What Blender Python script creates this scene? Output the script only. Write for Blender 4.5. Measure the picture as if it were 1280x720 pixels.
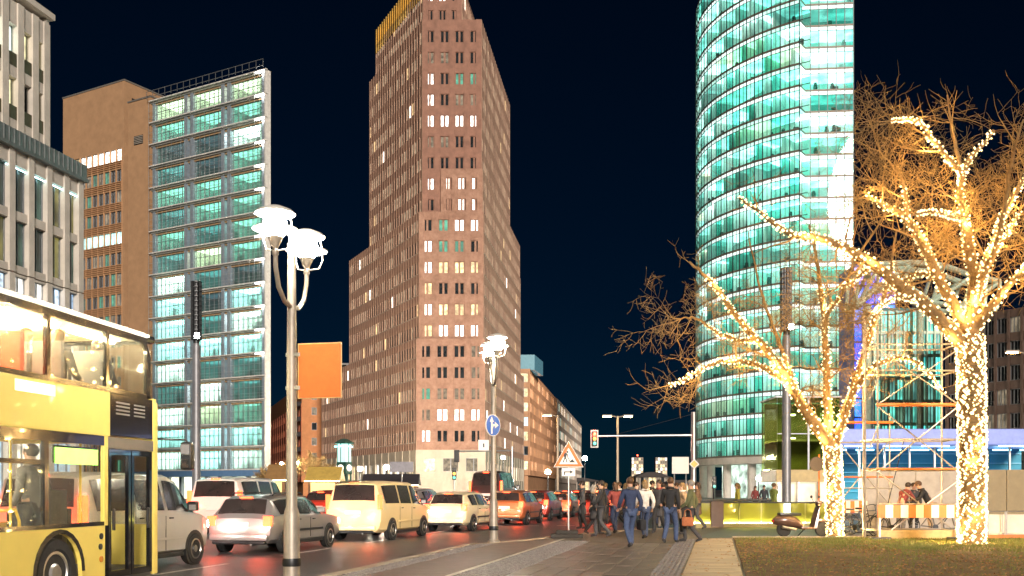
import bpy, bmesh, math, random
from mathutils import Vector, Matrix
R = math.radians
random.seed(7)
scene = bpy.context.scene
for _o in list(bpy.data.objects): bpy.data.objects.remove(_o)
col = scene.collection

# ---------------------------------------------------------------- camera
cd = bpy.data.cameras.new("camera"); cam = bpy.data.objects.new("camera", cd); col.objects.link(cam)
cd.sensor_width = 36; cd.lens = 35; cd.shift_y = 0.197; cd.clip_end = 6000; cd.clip_start = 0.1
cam.location = (0, 0, 1.6); cam.rotation_euler = (R(90), 0, 0)
scene.camera = cam
# ---------------------------------------------------------------- night sky
world = bpy.data.worlds.new("World"); scene.world = world; world.use_nodes = True
wn = world.node_tree; wn.nodes.clear()
sky = wn.nodes.new("ShaderNodeTexSky"); sky.sky_type = 'NISHITA'; sky.sun_disc = False
SUN_EL, SUN_AZ = R(15), R(167)          # soft city glow from behind the camera
sky.sun_elevation = SUN_EL; sky.sun_rotation = SUN_AZ; sky.ozone_density = 6.0; sky.air_density = 0.7; sky.dust_density = 0.2
tint = wn.nodes.new("ShaderNodeMix"); tint.data_type = 'RGBA'; tint.blend_type = 'MULTIPLY'; tint.inputs[0].default_value = 1
tint.inputs[7].default_value = (0.14, 0.78, 1.0, 1)
bg = wn.nodes.new("ShaderNodeBackground"); bg.inputs[1].default_value = 0.0010
wo = wn.nodes.new("ShaderNodeOutputWorld")
wn.links.new(sky.outputs[0], tint.inputs[6]); wn.links.new(tint.outputs[2], bg.inputs[0]); wn.links.new(bg.outputs[0], wo.inputs[0])
# ---------------------------------------------------------------- soft warm sun (city glow, very low)
sd = bpy.data.lights.new("sun", 'SUN'); sd.energy = 1.6; sd.angle = R(12); sd.color = (1.0, 0.88, 0.77)
so = bpy.data.objects.new("sun", sd); col.objects.link(so)
_d = Vector((math.sin(SUN_AZ)*math.cos(SUN_EL), math.cos(SUN_AZ)*math.cos(SUN_EL), math.sin(SUN_EL)))
so.rotation_euler = _d.to_track_quat('Z', 'Y').to_euler(); so.location = (0, -30, 60)
# ---------------------------------------------------------------- exposure
vs = scene.view_settings; vs.view_transform = 'Standard'; vs.look = 'None'; vs.exposure = 1.45; vs.gamma = 1.0; vs.use_curve_mapping = False
scene.cycles.use_denoising = True
scene.cycles.max_bounces = 6; scene.cycles.transparent_max_bounces = 16; scene.cycles.sample_clamp_indirect = 4.0
scene.cycles.caustics_reflective = False; scene.cycles.caustics_refractive = False

# ================================================================ helpers
F, HZ, CX, CH = 1244.4, 612.0, 640.0, 1.6
PAVE = 0.1
def px(u, v, Z): return Vector(((u-CX)/F*Z, Z, CH+(HZ-v)/F*Z))      # a place at distance Z
def gp(u, v, h=PAVE):                                                # a place on the ground
    Z = (CH-h)*F/(v-HZ); return Vector(((u-CX)/F*Z, Z, h))
def rnd(a, b): return random.uniform(a, b)

_mats = {}
def M(name, c, rough=0.6, metal=0.0, var=0.15, scale=2.0, bump=0.0, bscale=15.0, emit=None, es=0.0, evar=0.0, escale=1.0, coat=0.0, spec=0.5, c2=None, erand=0.0, sample=True, detail=4.0):
    if name in _mats: return _mats[name]
    m = bpy.data.materials.new(name); m.use_nodes = True; nt = m.node_tree; b = nt.nodes["Principled BSDF"]; L = nt.links
    geo = nt.nodes.new("ShaderNodeNewGeometry")
    n = nt.nodes.new("ShaderNodeTexNoise"); n.inputs["Scale"].default_value = scale; n.inputs["Detail"].default_value = detail; n.inputs["Roughness"].default_value = .65
    L.new(geo.outputs["Position"], n.inputs["Vector"])
    rp = nt.nodes.new("ShaderNodeMapRange"); rp.inputs[1].default_value = .3; rp.inputs[2].default_value = .7; L.new(n.outputs[0], rp.inputs[0])
    mx = nt.nodes.new("ShaderNodeMix"); mx.data_type = 'RGBA'; L.new(rp.outputs[0], mx.inputs[0])
    c2 = c2 or [min(1, x*(1+var)) for x in c]
    mx.inputs[6].default_value = (*[x*(1-var) for x in c], 1); mx.inputs[7].default_value = (*c2, 1)
    L.new(mx.outputs[2], b.inputs["Base Color"])
    b.inputs["Roughness"].default_value = rough; b.inputs["Metallic"].default_value = metal
    b.inputs["Specular IOR Level"].default_value = spec; b.inputs["Coat Weight"].default_value = coat
    if bump:
        n2 = nt.nodes.new("ShaderNodeTexNoise"); n2.inputs["Scale"].default_value = bscale; n2.inputs["Detail"].default_value = 5
        L.new(geo.outputs["Position"], n2.inputs["Vector"])
        bp = nt.nodes.new("ShaderNodeBump"); bp.inputs["Strength"].default_value = bump; bp.inputs["Distance"].default_value = .03
        L.new(n2.outputs[0], bp.inputs["Height"]); L.new(bp.outputs[0], b.inputs["Normal"])
    if emit:
        b.inputs["Emission Color"].default_value = (*emit, 1); b.inputs["Emission Strength"].default_value = es
        last = None
        if evar:
            n3 = nt.nodes.new("ShaderNodeTexNoise"); n3.inputs["Scale"].default_value = escale; n3.inputs["Detail"].default_value = 3
            L.new(geo.outputs["Position"], n3.inputs["Vector"])
            r3 = nt.nodes.new("ShaderNodeMapRange"); r3.inputs[1].default_value = .35; r3.inputs[2].default_value = .65
            r3.inputs[3].default_value = es*(1-evar); r3.inputs[4].default_value = es*(1+evar); L.new(n3.outputs[0], r3.inputs[0]); last = r3.outputs[0]
        if erand:
            oi = nt.nodes.new("ShaderNodeObjectInfo"); r4 = nt.nodes.new("ShaderNodeMapRange")
            r4.inputs[3].default_value = 1-erand; r4.inputs[4].default_value = 1+erand; L.new(oi.outputs["Random"], r4.inputs[0])
            mm = nt.nodes.new("ShaderNodeMath"); mm.operation = 'MULTIPLY'; L.new(r4.outputs[0], mm.inputs[0])
            if last: L.new(last, mm.inputs[1])
            else: mm.inputs[1].default_value = es
            last = mm.outputs[0]
        if last: L.new(last, b.inputs["Emission Strength"])
        if not sample: m.cycles.emission_sampling = 'NONE'
    _mats[name] = m; return m
def glass(name, tint, refl=0.12, rough=0.02, haze=0.0):
    if name in _mats: return _mats[name]
    m = bpy.data.materials.new(name); m.use_nodes = True; nt = m.node_tree; nt.nodes.clear(); L = nt.links
    t = nt.nodes.new("ShaderNodeBsdfTransparent"); t.inputs[0].default_value = (*tint, 1)
    g = nt.nodes.new("ShaderNodeBsdfGlossy"); g.inputs["Roughness"].default_value = rough; g.inputs[0].default_value = (.9, .95, .95, 1)
    lw = nt.nodes.new("ShaderNodeLayerWeight"); lw.inputs[0].default_value = .25
    mr = nt.nodes.new("ShaderNodeMapRange"); mr.inputs[3].default_value = refl*.5; mr.inputs[4].default_value = min(1, refl*3.2); L.new(lw.outputs["Fresnel"], mr.inputs[0])
    mx = nt.nodes.new("ShaderNodeMixShader"); L.new(mr.outputs[0], mx.inputs[0]); L.new(t.outputs[0], mx.inputs[1]); L.new(g.outputs[0], mx.inputs[2])
    o = nt.nodes.new("ShaderNodeOutputMaterial"); out = mx.outputs[0]
    if haze:
        d = nt.nodes.new("ShaderNodeBsdfTranslucent"); d.inputs[0].default_value = (*tint, 1)
        m2 = nt.nodes.new("ShaderNodeMixShader"); m2.inputs[0].default_value = haze; L.new(out, m2.inputs[1]); L.new(d.outputs[0], m2.inputs[2]); out = m2.outputs[0]
    L.new(out, o.inputs[0]); _mats[name] = m; return m

class MB:
    def __init__(s): s.v = []; s.f = []; s.mi = []; s.cur = 0
    def add(s, vs, fs):
        o = len(s.v); s.v += [tuple(v) for v in vs]; s.f += [tuple(i+o for i in f) for f in fs]; s.mi += [s.cur]*len(fs); return s
    def box(s, x0, x1, y0, y1, z0, z1):
        return s.add([(x0,y0,z0),(x1,y0,z0),(x1,y1,z0),(x0,y1,z0),(x0,y0,z1),(x1,y0,z1),(x1,y1,z1),(x0,y1,z1)],
                     [(0,3,2,1),(4,5,6,7),(0,1,5,4),(1,2,6,5),(2,3,7,6),(3,0,4,7)])
    def bbox(s, x0, x1, y0, y1, z0, z1, b=.02):      # box with bevelled edges
        bm = bmesh.new(); bmesh.ops.create_cube(bm, size=1)
        for v in bm.verts: v.co = Vector(((x0+x1)/2+v.co.x*(x1-x0), (y0+y1)/2+v.co.y*(y1-y0), (z0+z1)/2+v.co.z*(z1-z0)))
        b = min(b, (x1-x0)*.45, (y1-y0)*.45, (z1-z0)*.45)
        bmesh.ops.bevel(bm, geom=bm.edges[:], offset=b, segments=2, affect='EDGES', profile=.6)
        bm.verts.index_update(); s.add([v.co for v in bm.verts], [[v.index for v in f.verts] for f in bm.faces]); bm.free(); return s
    def quad(s, a, b, c, d): return s.add([a,b,c,d], [(0,1,2,3)])
    def tube(s, pts, rs, n=8, cap=True):
        pts = [Vector(p) for p in pts]
        if not isinstance(rs, (list, tuple)): rs = [rs]*len(pts)
        up = None; vs = []; fs = []
        for i, p in enumerate(pts):
            t = (pts[min(i+1, len(pts)-1)]-pts[max(i-1, 0)])
            t = t.normalized() if t.length > 1e-9 else Vector((0,0,1))
            if up is None: up = t.orthogonal().normalized()
            up = (up - t*up.dot(t)); up = up.normalized() if up.length > 1e-6 else t.orthogonal().normalized()
            w = t.cross(up)
            for k in range(n):
                a = 2*math.pi*k/n; vs.append(p+(up*math.cos(a)+w*math.sin(a))*rs[i])
        for i in range(len(pts)-1):
            for k in range(n):
                k2 = (k+1) % n; fs.append((i*n+k, i*n+k2, (i+1)*n+k2, (i+1)*n+k))
        if cap: fs.append(tuple(reversed(range(n)))); fs.append(tuple((len(pts)-1)*n+k for k in range(n)))
        return s.add(vs, fs)
    def lathe(s, prof, n=20, c=(0,0,0), ax='z'):
        vs = []; fs = []
        for r, z in prof:
            for k in range(n):
                a = 2*math.pi*k/n; p = (r*math.cos(a), r*math.sin(a), z)
                if ax == 'x': p = (p[2], p[0], p[1])
                if ax == 'y': p = (p[0], p[2], p[1])
                vs.append((p[0]+c[0], p[1]+c[1], p[2]+c[2]))
        for i in range(len(prof)-1):
            for k in range(n):
                k2 = (k+1) % n; fs.append((i*n+k, i*n+k2, (i+1)*n+k2, (i+1)*n+k))
        fs.append(tuple(reversed(range(n)))); fs.append(tuple((len(prof)-1)*n+k for k in range(n)))
        return s.add(vs, fs)
    def prism(s, poly, z0, z1):
        n = len(poly); vs = [(p[0],p[1],z0) for p in poly]+[(p[0],p[1],z1) for p in poly]
        return s.add(vs, [tuple(reversed(range(n))), tuple(range(n,2*n))]+[(i,(i+1)%n,n+(i+1)%n,n+i) for i in range(n)])
    def prismx(s, poly, x0, x1):     # polygon in (y,z) extruded along x
        n = len(poly); vs = [(x0,p[0],p[1]) for p in poly]+[(x1,p[0],p[1]) for p in poly]
        return s.add(vs, [tuple(reversed(range(n))), tuple(range(n,2*n))]+[(i,(i+1)%n,n+(i+1)%n,n+i) for i in range(n)])
    def prismy(s, poly, y0, y1):     # polygon in (x,z) extruded along y
        n = len(poly); vs = [(p[0],y0,p[1]) for p in poly]+[(p[0],y1,p[1]) for p in poly]
        return s.add(vs, [tuple(range(n)), tuple(reversed(range(n,2*n)))]+[((i+1)%n,i,n+i,n+(i+1)%n) for i in range(n)])
    def ball(s, c, r, n=8, m=6, sc=(1,1,1)):
        prof = [(max(1e-4, math.sin(math.pi*i/m))*r, -math.cos(math.pi*i/m)*r) for i in range(m+1)]
        o = len(s.v); s.lathe(prof, n)
        for i in range(o, len(s.v)): s.v[i] = (s.v[i][0]*sc[0]+c[0], s.v[i][1]*sc[1]+c[1], s.v[i][2]*sc[2]+c[2])
        return s
    def octa(s, c, r):
        x, y, z = c
        return s.add([(x+r,y,z),(x-r,y,z),(x,y+r,z),(x,y-r,z),(x,y,z+r),(x,y,z-r)], [(0,2,4),(2,1,4),(1,3,4),(3,0,4),(2,0,5),(1,2,5),(3,1,5),(0,3,5)])
    def mesh(s, name, mats, smooth=False, fix=False, ang=35):
        me = bpy.data.meshes.new(name); me.from_pydata(s.v, [], s.f)
        if not isinstance(mats, (list, tuple)): mats = [mats]
        for m in mats: me.materials.append(m)
        if len(mats) > 1: me.polygons.foreach_set("material_index", s.mi)
        if fix:
            bm = bmesh.new(); bm.from_mesh(me); bmesh.ops.remove_doubles(bm, verts=bm.verts, dist=1e-4); bmesh.ops.recalc_face_normals(bm, faces=bm.faces); bm.to_mesh(me); bm.free()
        if smooth:
            me.polygons.foreach_set("use_smooth", [True]*len(me.polygons)); me.set_sharp_from_angle(angle=R(ang))
        me.update(); return me
    def build(s, name, mats, parent=None, smooth=False, fix=False, ang=35): return link(name, s.mesh(name, mats, smooth, fix, ang), parent)
def link(name, me, parent=None, loc=None, rz=None, rot=None):
    o = bpy.data.objects.new(name, me); col.objects.link(o)
    if parent is not None: o.parent = parent
    if loc is not None: o.location = loc
    if rz is not None: o.rotation_euler = (0, 0, rz)
    if rot is not None: o.rotation_euler = rot
    return o
def tag(o, label=None, cat=None, group=None, kind=None):
    if label: o["label"] = label
    if cat: o["category"] = cat
    if group: o["group"] = group
    if kind: o["kind"] = kind
    return o
def thing(name, label, cat, loc=(0,0,0), rz=0, group=None):
    return tag(link(name, None, None, loc, rz), label, cat, group)
def copy_tree(o, parent=None):
    c = o.copy(); col.objects.link(c); c.parent = parent
    for ch in list(o.children): copy_tree(ch, c)
    return c
_sh = {}
def shared(key, fn):
    if key not in _sh: _sh[key] = fn()
    return _sh[key]
def boxmesh(x0,x1,y0,y1,z0,z1,m):
    key = ("bx",)+tuple(round(t,3) for t in (x0,x1,y0,y1,z0,z1))+(m.name,)
    return shared(key, lambda: MB().box(x0,x1,y0,y1,z0,z1).mesh("box", m))
def lamp_point(parent, loc, power, color, r=.03):
    ld = bpy.data.lights.new("lamp_light", 'POINT'); ld.energy = power; ld.color = color; ld.shadow_soft_size = r
    o = bpy.data.objects.new("lamp_light", ld); col.objects.link(o); o.parent = parent; o.location = loc; return o
def lamp_spot(parent, loc, d, power, color, ang=60, r=.06):
    ld = bpy.data.lights.new("lamp_light", 'SPOT'); ld.energy = power; ld.color = color; ld.spot_size = R(ang); ld.spot_blend = .6; ld.shadow_soft_size = r
    o = bpy.data.objects.new("lamp_light", ld); col.objects.link(o); o.parent = parent; o.location = loc
    o.rotation_euler = (-Vector(d)).to_track_quat('Z','Y').to_euler(); return o

# ---------------------------------------------------------------- materials
asphalt = M("asphalt", (.06,.058,.06), .38, var=.3, scale=1.2, bump=.35, bscale=60, c2=(.085,.08,.08), spec=.6)
brick_m = M("brick", (.31,.165,.11), .85, var=.22, scale=.9, bump=.2, bscale=5, c2=(.40,.235,.165))
brick_d = M("brick_shaft", (.26,.135,.095), .85, var=.22, scale=.8)
stone_m = M("pale_stone", (.47,.40,.31), .8, var=.12, scale=.4, bump=.15, bscale=3)
stone_w = M("travertine", (.55,.51,.45), .75, var=.14, scale=.6, bump=.12, bscale=4)
terra_m = M("terracotta", (.38,.225,.12), .75, var=.12, scale=.7, bump=.15, bscale=4)
terra_o = M("orange_tile", (.50,.20,.07), .7, var=.15, scale=.6)
granite = M("granite", (.36,.30,.22), .6, var=.15, scale=2.5, bump=.15, bscale=40)
slab_m = M("concrete_slab", (.16,.135,.115), .4, var=.22, scale=2.2, bump=.2, bscale=50)
cobble_m = M("cobble_granite", (.16,.14,.13), .55, var=.45, scale=9, bump=.2, bscale=60)
steel_d = M("dark_steel", (.035,.037,.04), .4, .6, var=.2)
steel_g = M("galvanised_steel", (.42,.41,.40), .4, .85, var=.15, scale=6)
pole_m = M("lamp_post_paint", (.33,.29,.24), .45, .3, var=.12, scale=5)
black_p = M("black_plastic", (.015,.015,.016), .35, var=.2)
rubber = M("tyre_rubber", (.02,.02,.02), .8, var=.3, scale=20)
alloy = M("alloy", (.5,.48,.45), .3, .9, var=.1)
white_paint = M("white_line_paint", (.72,.70,.66), .6, var=.18, scale=6)
orange_p = M("orange_paint", (.75,.17,.03), .5, var=.12, scale=3)
white_p = M("white_sheet", (.78,.76,.72), .5, var=.08, scale=3)
frame_g = M("window_frame_grey", (.22,.23,.24), .4, .5)
pane_dark = M("pane_dark", (.02,.025,.028), .08, var=.4, scale=.5, spec=.8)
pane_dim = M("pane_dim", (.05,.045,.04), .15, emit=(.85,.68,.45), es=.10, evar=.7, escale=1.5, sample=False)
pane_white = M("pane_lit_white", (.3,.3,.3), .3, emit=(1,.94,.84), es=1.15, evar=.6, escale=2.2, erand=.4)
pane_warm = M("pane_lit_warm", (.3,.25,.15), .3, emit=(1,.72,.34), es=.38, evar=.65, escale=2.0, erand=.5)
pane_green = M("pane_lit_green", (.05,.15,.12), .2, emit=(.12,.55,.35), es=.13, evar=.6, escale=1.0, erand=.6, sample=False)
pane_cyan = M("pane_lit_cyan", (.2,.3,.3), .3, emit=(.55,.95,.92), es=.9, evar=.4, escale=.8, erand=.4)
# ================================================================ ground, road, pavement
def flat(name, poly, z, m, kind='structure', thick=.0):
    mb = MB()
    if thick: mb.prism(poly, z-thick, z)
    else: mb.add([(p[0],p[1],z) for p in poly], [tuple(range(len(poly)))])
    return tag(mb.build(name, m), kind=kind)
flat("ground", [(-3000,-200),(3000,-200),(3000,4000),(-3000,4000)], -.012, M("far_ground", (.05,.05,.05), .6))
flat("road", [(-30,-30),(40,-30),(60,60),(140,420),(40,420),(-10,150),(-120,150),(-40,60)], 0, asphalt)
SL = .206
def kerbx(Z):
    if Z <= 27.4: return -3.17+.212*(Z-17.36)
    pts = [(27.4,-1.04),(28.84,.05),(31.5,1.25),(34.9,2.92),(37.2,4.6),(38.9,6.4),(40.2,9.0)]
    for (a,xa),(b,xb) in zip(pts, pts[1:]):
        if Z <= b: return xa+(xb-xa)*(Z-a)/(b-a)
    return 9.0
kz = [-6,5,12,17.36,22,27.4,28.84,31.5,34.9,37.2,38.9,40.2]
kerb_line = [(kerbx(z), z) for z in kz]+[(14,41.5),(30,43),(95,46)]
right_end = [(95,-6)]
pave_far = M("pavement_far", (.13,.11,.095), .55, var=.25, scale=3, bump=.25, bscale=30)
pave = flat("pavement", list(reversed(kerb_line+right_end)), PAVE, pave_far, thick=.3)
# kerb stones along the road edge: one piece per metre where they can be told apart
def polyline_points(pl, step):
    out = []; 
    for (a, b) in zip(pl, pl[1:]):
        a, b = Vector(a), Vector(b); n = max(1, int((b-a).length/step))
        out += [a+(b-a)*i/n for i in range(n)]
    return out+[Vector(pl[-1])]
kp = polyline_points([(kerbx(z), z) for z in (10,14,17.36,20,22,24.5,27.4,28.84,31.5,34.9,37.2,38.9,40.2)], 1.0)
for a, b in zip(kp, kp[1:]):
    d = b-a; L = d.length-.012
    me = shared(("kerb", round(L,1)), lambda: MB().bbox(-.16,.16,0,round(L,1),-.2,.016,.02).mesh("kerb_stone", granite))
    link("kerb_stone", me, pave, (a.x, a.y, PAVE), -math.atan2(d.x, d.y))
# second kerb line and slab fields follow the same direction
def line_at(off, Z): return -3.17+.206*(Z-17.36)+off      # offset to the right of the kerb line
ANG = -math.atan(.206)
def strip(name, o0, o1, z0, z1, h, m): 
    return flat(name, [(line_at(o1,z0),z0),(line_at(o1,z1),z1),(line_at(o0,z1),z1),(line_at(o0,z0),z0)][::-1], h, m)
bike = strip("cycle_path", .62, 2.02, 6, 29.5, PAVE+.004, M("cycle_path_paving", (.15,.11,.092), .5, var=.18, scale=3, bump=.2, bscale=50))
# paving strips on the cycle path as courses
for i in range(46):
    z = 13.5+i*.33
    me = shared(("course",), lambda: MB().bbox(-.675,.675,.006,.33,-.02,.008,.006).mesh("course", _mats["cycle_path_paving"]))
    if z < 28.5: link("paving_course", me, bike, (line_at(1.32,z), z, PAVE+.004), ANG)
white_kerb = strip("cycle_path_edge", 2.04, 2.16, 6, 30.2, PAVE+.012, M("edge_stone", (.5,.45,.38), .6, var=.12))
def cobbles(name, o0, o1, z0, z1, size, seed):
    rr = random.Random(seed); mb = MB(); nz = int((z1-z0)/size); nx = max(1, int((o1-o0)/size))
    for j in range(nz):
        for i in range(nx):
            z = z0+(j+.5)*size; x = line_at(o0+(i+.5)*size, z)+rr.uniform(-.008,.008); s = size*.5*rr.uniform(.78,.95); h = PAVE+rr.uniform(.012,.026)
            a = rr.uniform(-.25,.25); ca, sa = math.cos(a)*s, math.sin(a)*s; k = .72
            P = [(ca-sa, sa+ca), (-ca-sa, -sa+ca), (-ca+sa, -sa-ca), (ca+sa, sa-ca)]
            vs = [(x+p[0], z+p[1], PAVE-.01) for p in P]+[(x+p[0]*k, z+p[1]*k, h) for p in P]
            mb.add(vs, [(4,5,6,7),(0,1,5,4),(1,2,6,5),(2,3,7,6),(3,0,4,7)])
    o = mb.build(name, cobble_m, pave); return tag(o, kind='stuff')
cobbles("cobblestones", .17, .60, 13, 27.5, .085, 1)
cobbles("cobblestones", 2.17, 3.10, 13, 29, .09, 2)
cobbles("cobblestones", 5.55, 6.10, 13, 30, .09, 3)
# concrete slabs of the walkway
for i in range(30):
    z = 14.6+i*.55
    for j in range(6):
        x = line_at(3.12+(j+.5)*.405, z); k = (i*7+j*3) % 4
        me = shared(("slab", k), lambda: MB().bbox(-.194,.194,.004,.553,-.03,.006+.0025*k,.006).mesh("slab", M("concrete_slab_%d" % k, tuple(t*(.90+.07*k) for t in (.145,.12,.10)), .36, var=.3, scale=4, bump=.2, bscale=60)))
        if z < 27.5: link("paving_slab", me, pave, (x, z+(j-2.5)*-.08, PAVE+.004), ANG)
# granite slab path beside the lawn
path = strip("stone_path", 6.13, 7.20, 8, 30.7, PAVE+.004, M("path_bed", (.2,.17,.14), .7))
for i in range(22):
    z = 12.0+i*.86; k = i % 3
    me = shared(("pslab", k), lambda: MB().bbox(-.513,.513,.008,.862,-.03,.022+.003*k,.012).mesh("path_slab", M("path_slab_%d" % k, tuple(t*(.93+.07*k) for t in (.40,.315,.22)), .5, var=.22, scale=1.6, bump=.12, bscale=40)))
    if z < 30: link("path_slab", me, path, (line_at(6.665, z), z, PAVE+.004), ANG)
# lawn with soil, leaves and grass
soil = M("soil", (.20,.095,.045), .95, var=.5, scale=1.1, bump=.8, bscale=25, c2=(.15,.11,.04))
lawn_poly = [(line_at(7.24,6),6),(18,6),(40,6),(40,30.3),(18,30.4),(line_at(7.24,30.6),30.6)]
lawn = flat("lawn_soil", lawn_poly[::1], PAVE+.03, soil, thick=.1)
gr = random.Random(5); gm = MB(); lm = MB()
TL, TRr = gp(1043,671), gp(1215,681)
def greenness(x, y):
    g = .12+1.0*math.exp(-((x-TL.x)**2/9+(y-TL.y)**2/4))+1.1*math.exp(-((x-TRr.x)**2/16+(y-TRr.y)**2/9))
    g += .75*max(0, min(1, (x-7.5)/3))*max(0, min(1, (y-24)/4))
    return g*(.25+1.5*(.5+.5*math.sin(x*1.7+y*.9)*math.sin(y*2.1-x*.6))**1.5)
n = 0
while n < 52000:
    x, y = gr.uniform(3, 22), gr.uniform(15, 30.4)
    if x < line_at(7.26, y) or x > y*.6: continue
    n += 1
    if gr.random() > greenness(x, y): continue
    h = gr.uniform(.03,.085); a = gr.uniform(0,6.28); w = .008; lx, ly = gr.uniform(-.03,.03), gr.uniform(-.03,.03); z = PAVE+.03
    gm.add([(x-w*math.cos(a), y-w*math.sin(a), z),(x+w*math.cos(a), y+w*math.sin(a), z),(x+lx,y+ly,z+h)], [(0,1,2)])
tag(gm.build("grass", M("grass_blade", (.17,.19,.035), .6, var=.35, scale=2)), "short patchy grass round the lit tree trunks", "grass", kind='stuff')
for i in range(9130):
    x, y = gr.uniform(3, 18), gr.uniform(15, 30.3)
    if i > 9000: x = line_at(7.2-abs(gr.gauss(0,1.1)), y)
    elif x < line_at(7.26, y) or gr.random() > .25+.75*(math.sin(x*.9+1)*math.sin(y*.7+x*.3) > -.2): continue
    a = gr.uniform(0,6.28); s = gr.uniform(.02,.05); z = PAVE+.034+gr.uniform(0,.02); c, q = math.cos(a)*s, math.sin(a)*s; t = gr.uniform(-.02,.02)
    lm.add([(x+c,y+q,z+t),(x-q*.6,y+c*.6,z+.012),(x-c,y-q,z-t*.3),(x+q*.6,y-c*.6,z)], [(0,1,2,3)])
tag(lm.build("fallen_leaves", M("dry_leaf", (.34,.17,.06), .8, var=.5, scale=8)), "brown fallen leaves scattered over the soil", "leaves", kind='stuff')
# lawn edging and dark strip behind
eb = MB().box(line_at(7.24,30.6), 40, 30.62, 30.78, 0, PAVE+.06).build("lawn_edging", granite); tag(eb, kind='structure')
flat("rear_walk", [(5.6,30.8),(40,30.8),(40,39.5),(8.6,39.5)], PAVE+.006, M("dark_paving", (.07,.062,.055), .45, var=.3, scale=3, bump=.2, bscale=40))
# lane markings
def dash(x0, y0, x1, y1, w=.13):
    d = Vector((x1-x0, y1-y0)); p = Vector((-d.y, d.x)).normalized()*w/2
    return [(x0+p.x,y0+p.y,.004),(x1+p.x,y1+p.y,.004),(x1-p.x,y1-p.y,.004),(x0-p.x,y0-p.y,.004)]
road_o = bpy.data.objects["road"]
for z0 in (6.5, 12.5, 18.5, 24.2, 30.0, 36.0, 42, 48):
    x = lambda z: -6.74+.206*(z-18.6)
    MB().quad(*dash(x(z0), z0, x(z0+3.0), z0+3.0)[::-1]).build("lane_dash", white_paint, road_o)
    x2 = lambda z: -10.2+.206*(z-18.6)
    MB().quad(*dash(x2(z0), z0, x2(z0+3.0), z0+3.0)[::-1]).build("lane_dash", white_paint, road_o)
for k, (a, b) in enumerate(((gp(642,678,0), gp(722,668.5,0)), (gp(722,668.5,0), gp(800,662,0)))):
    MB().quad(*dash(a.x-.1, a.y+.6, b.x-.1, b.y+.6, .12)[::-1]).build("edge_line", white_paint, road_o)
for k in range(7):
    MB().quad(*dash(-6+k*1.6, 43+k*.25, -5.2+k*1.6, 43.1+k*.25, .35)[::-1]).build("crossing_bar", white_paint, road_o)
# opposite pavements
flat("far_pavement", [(-21,20),(-24,120),(-34,150),(-140,190),(-140,20)], PAVE, pave_far, thick=.3)
flat("median_pavement", [(-13.8,46),(-12.6,75),(-17,75),(-18.6,46)][::1], PAVE, pave_far, thick=.3)
flat("tower_pavement", [(-20,160),(0,160),(60,420),(20,420),(-60,260)][::1], PAVE, pave_far, thick=.3)
flat("plaza_pavement", [(14,52),(140,58),(140,260),(40,260),(26,150)], PAVE, pave_far, thick=.3)

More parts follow.
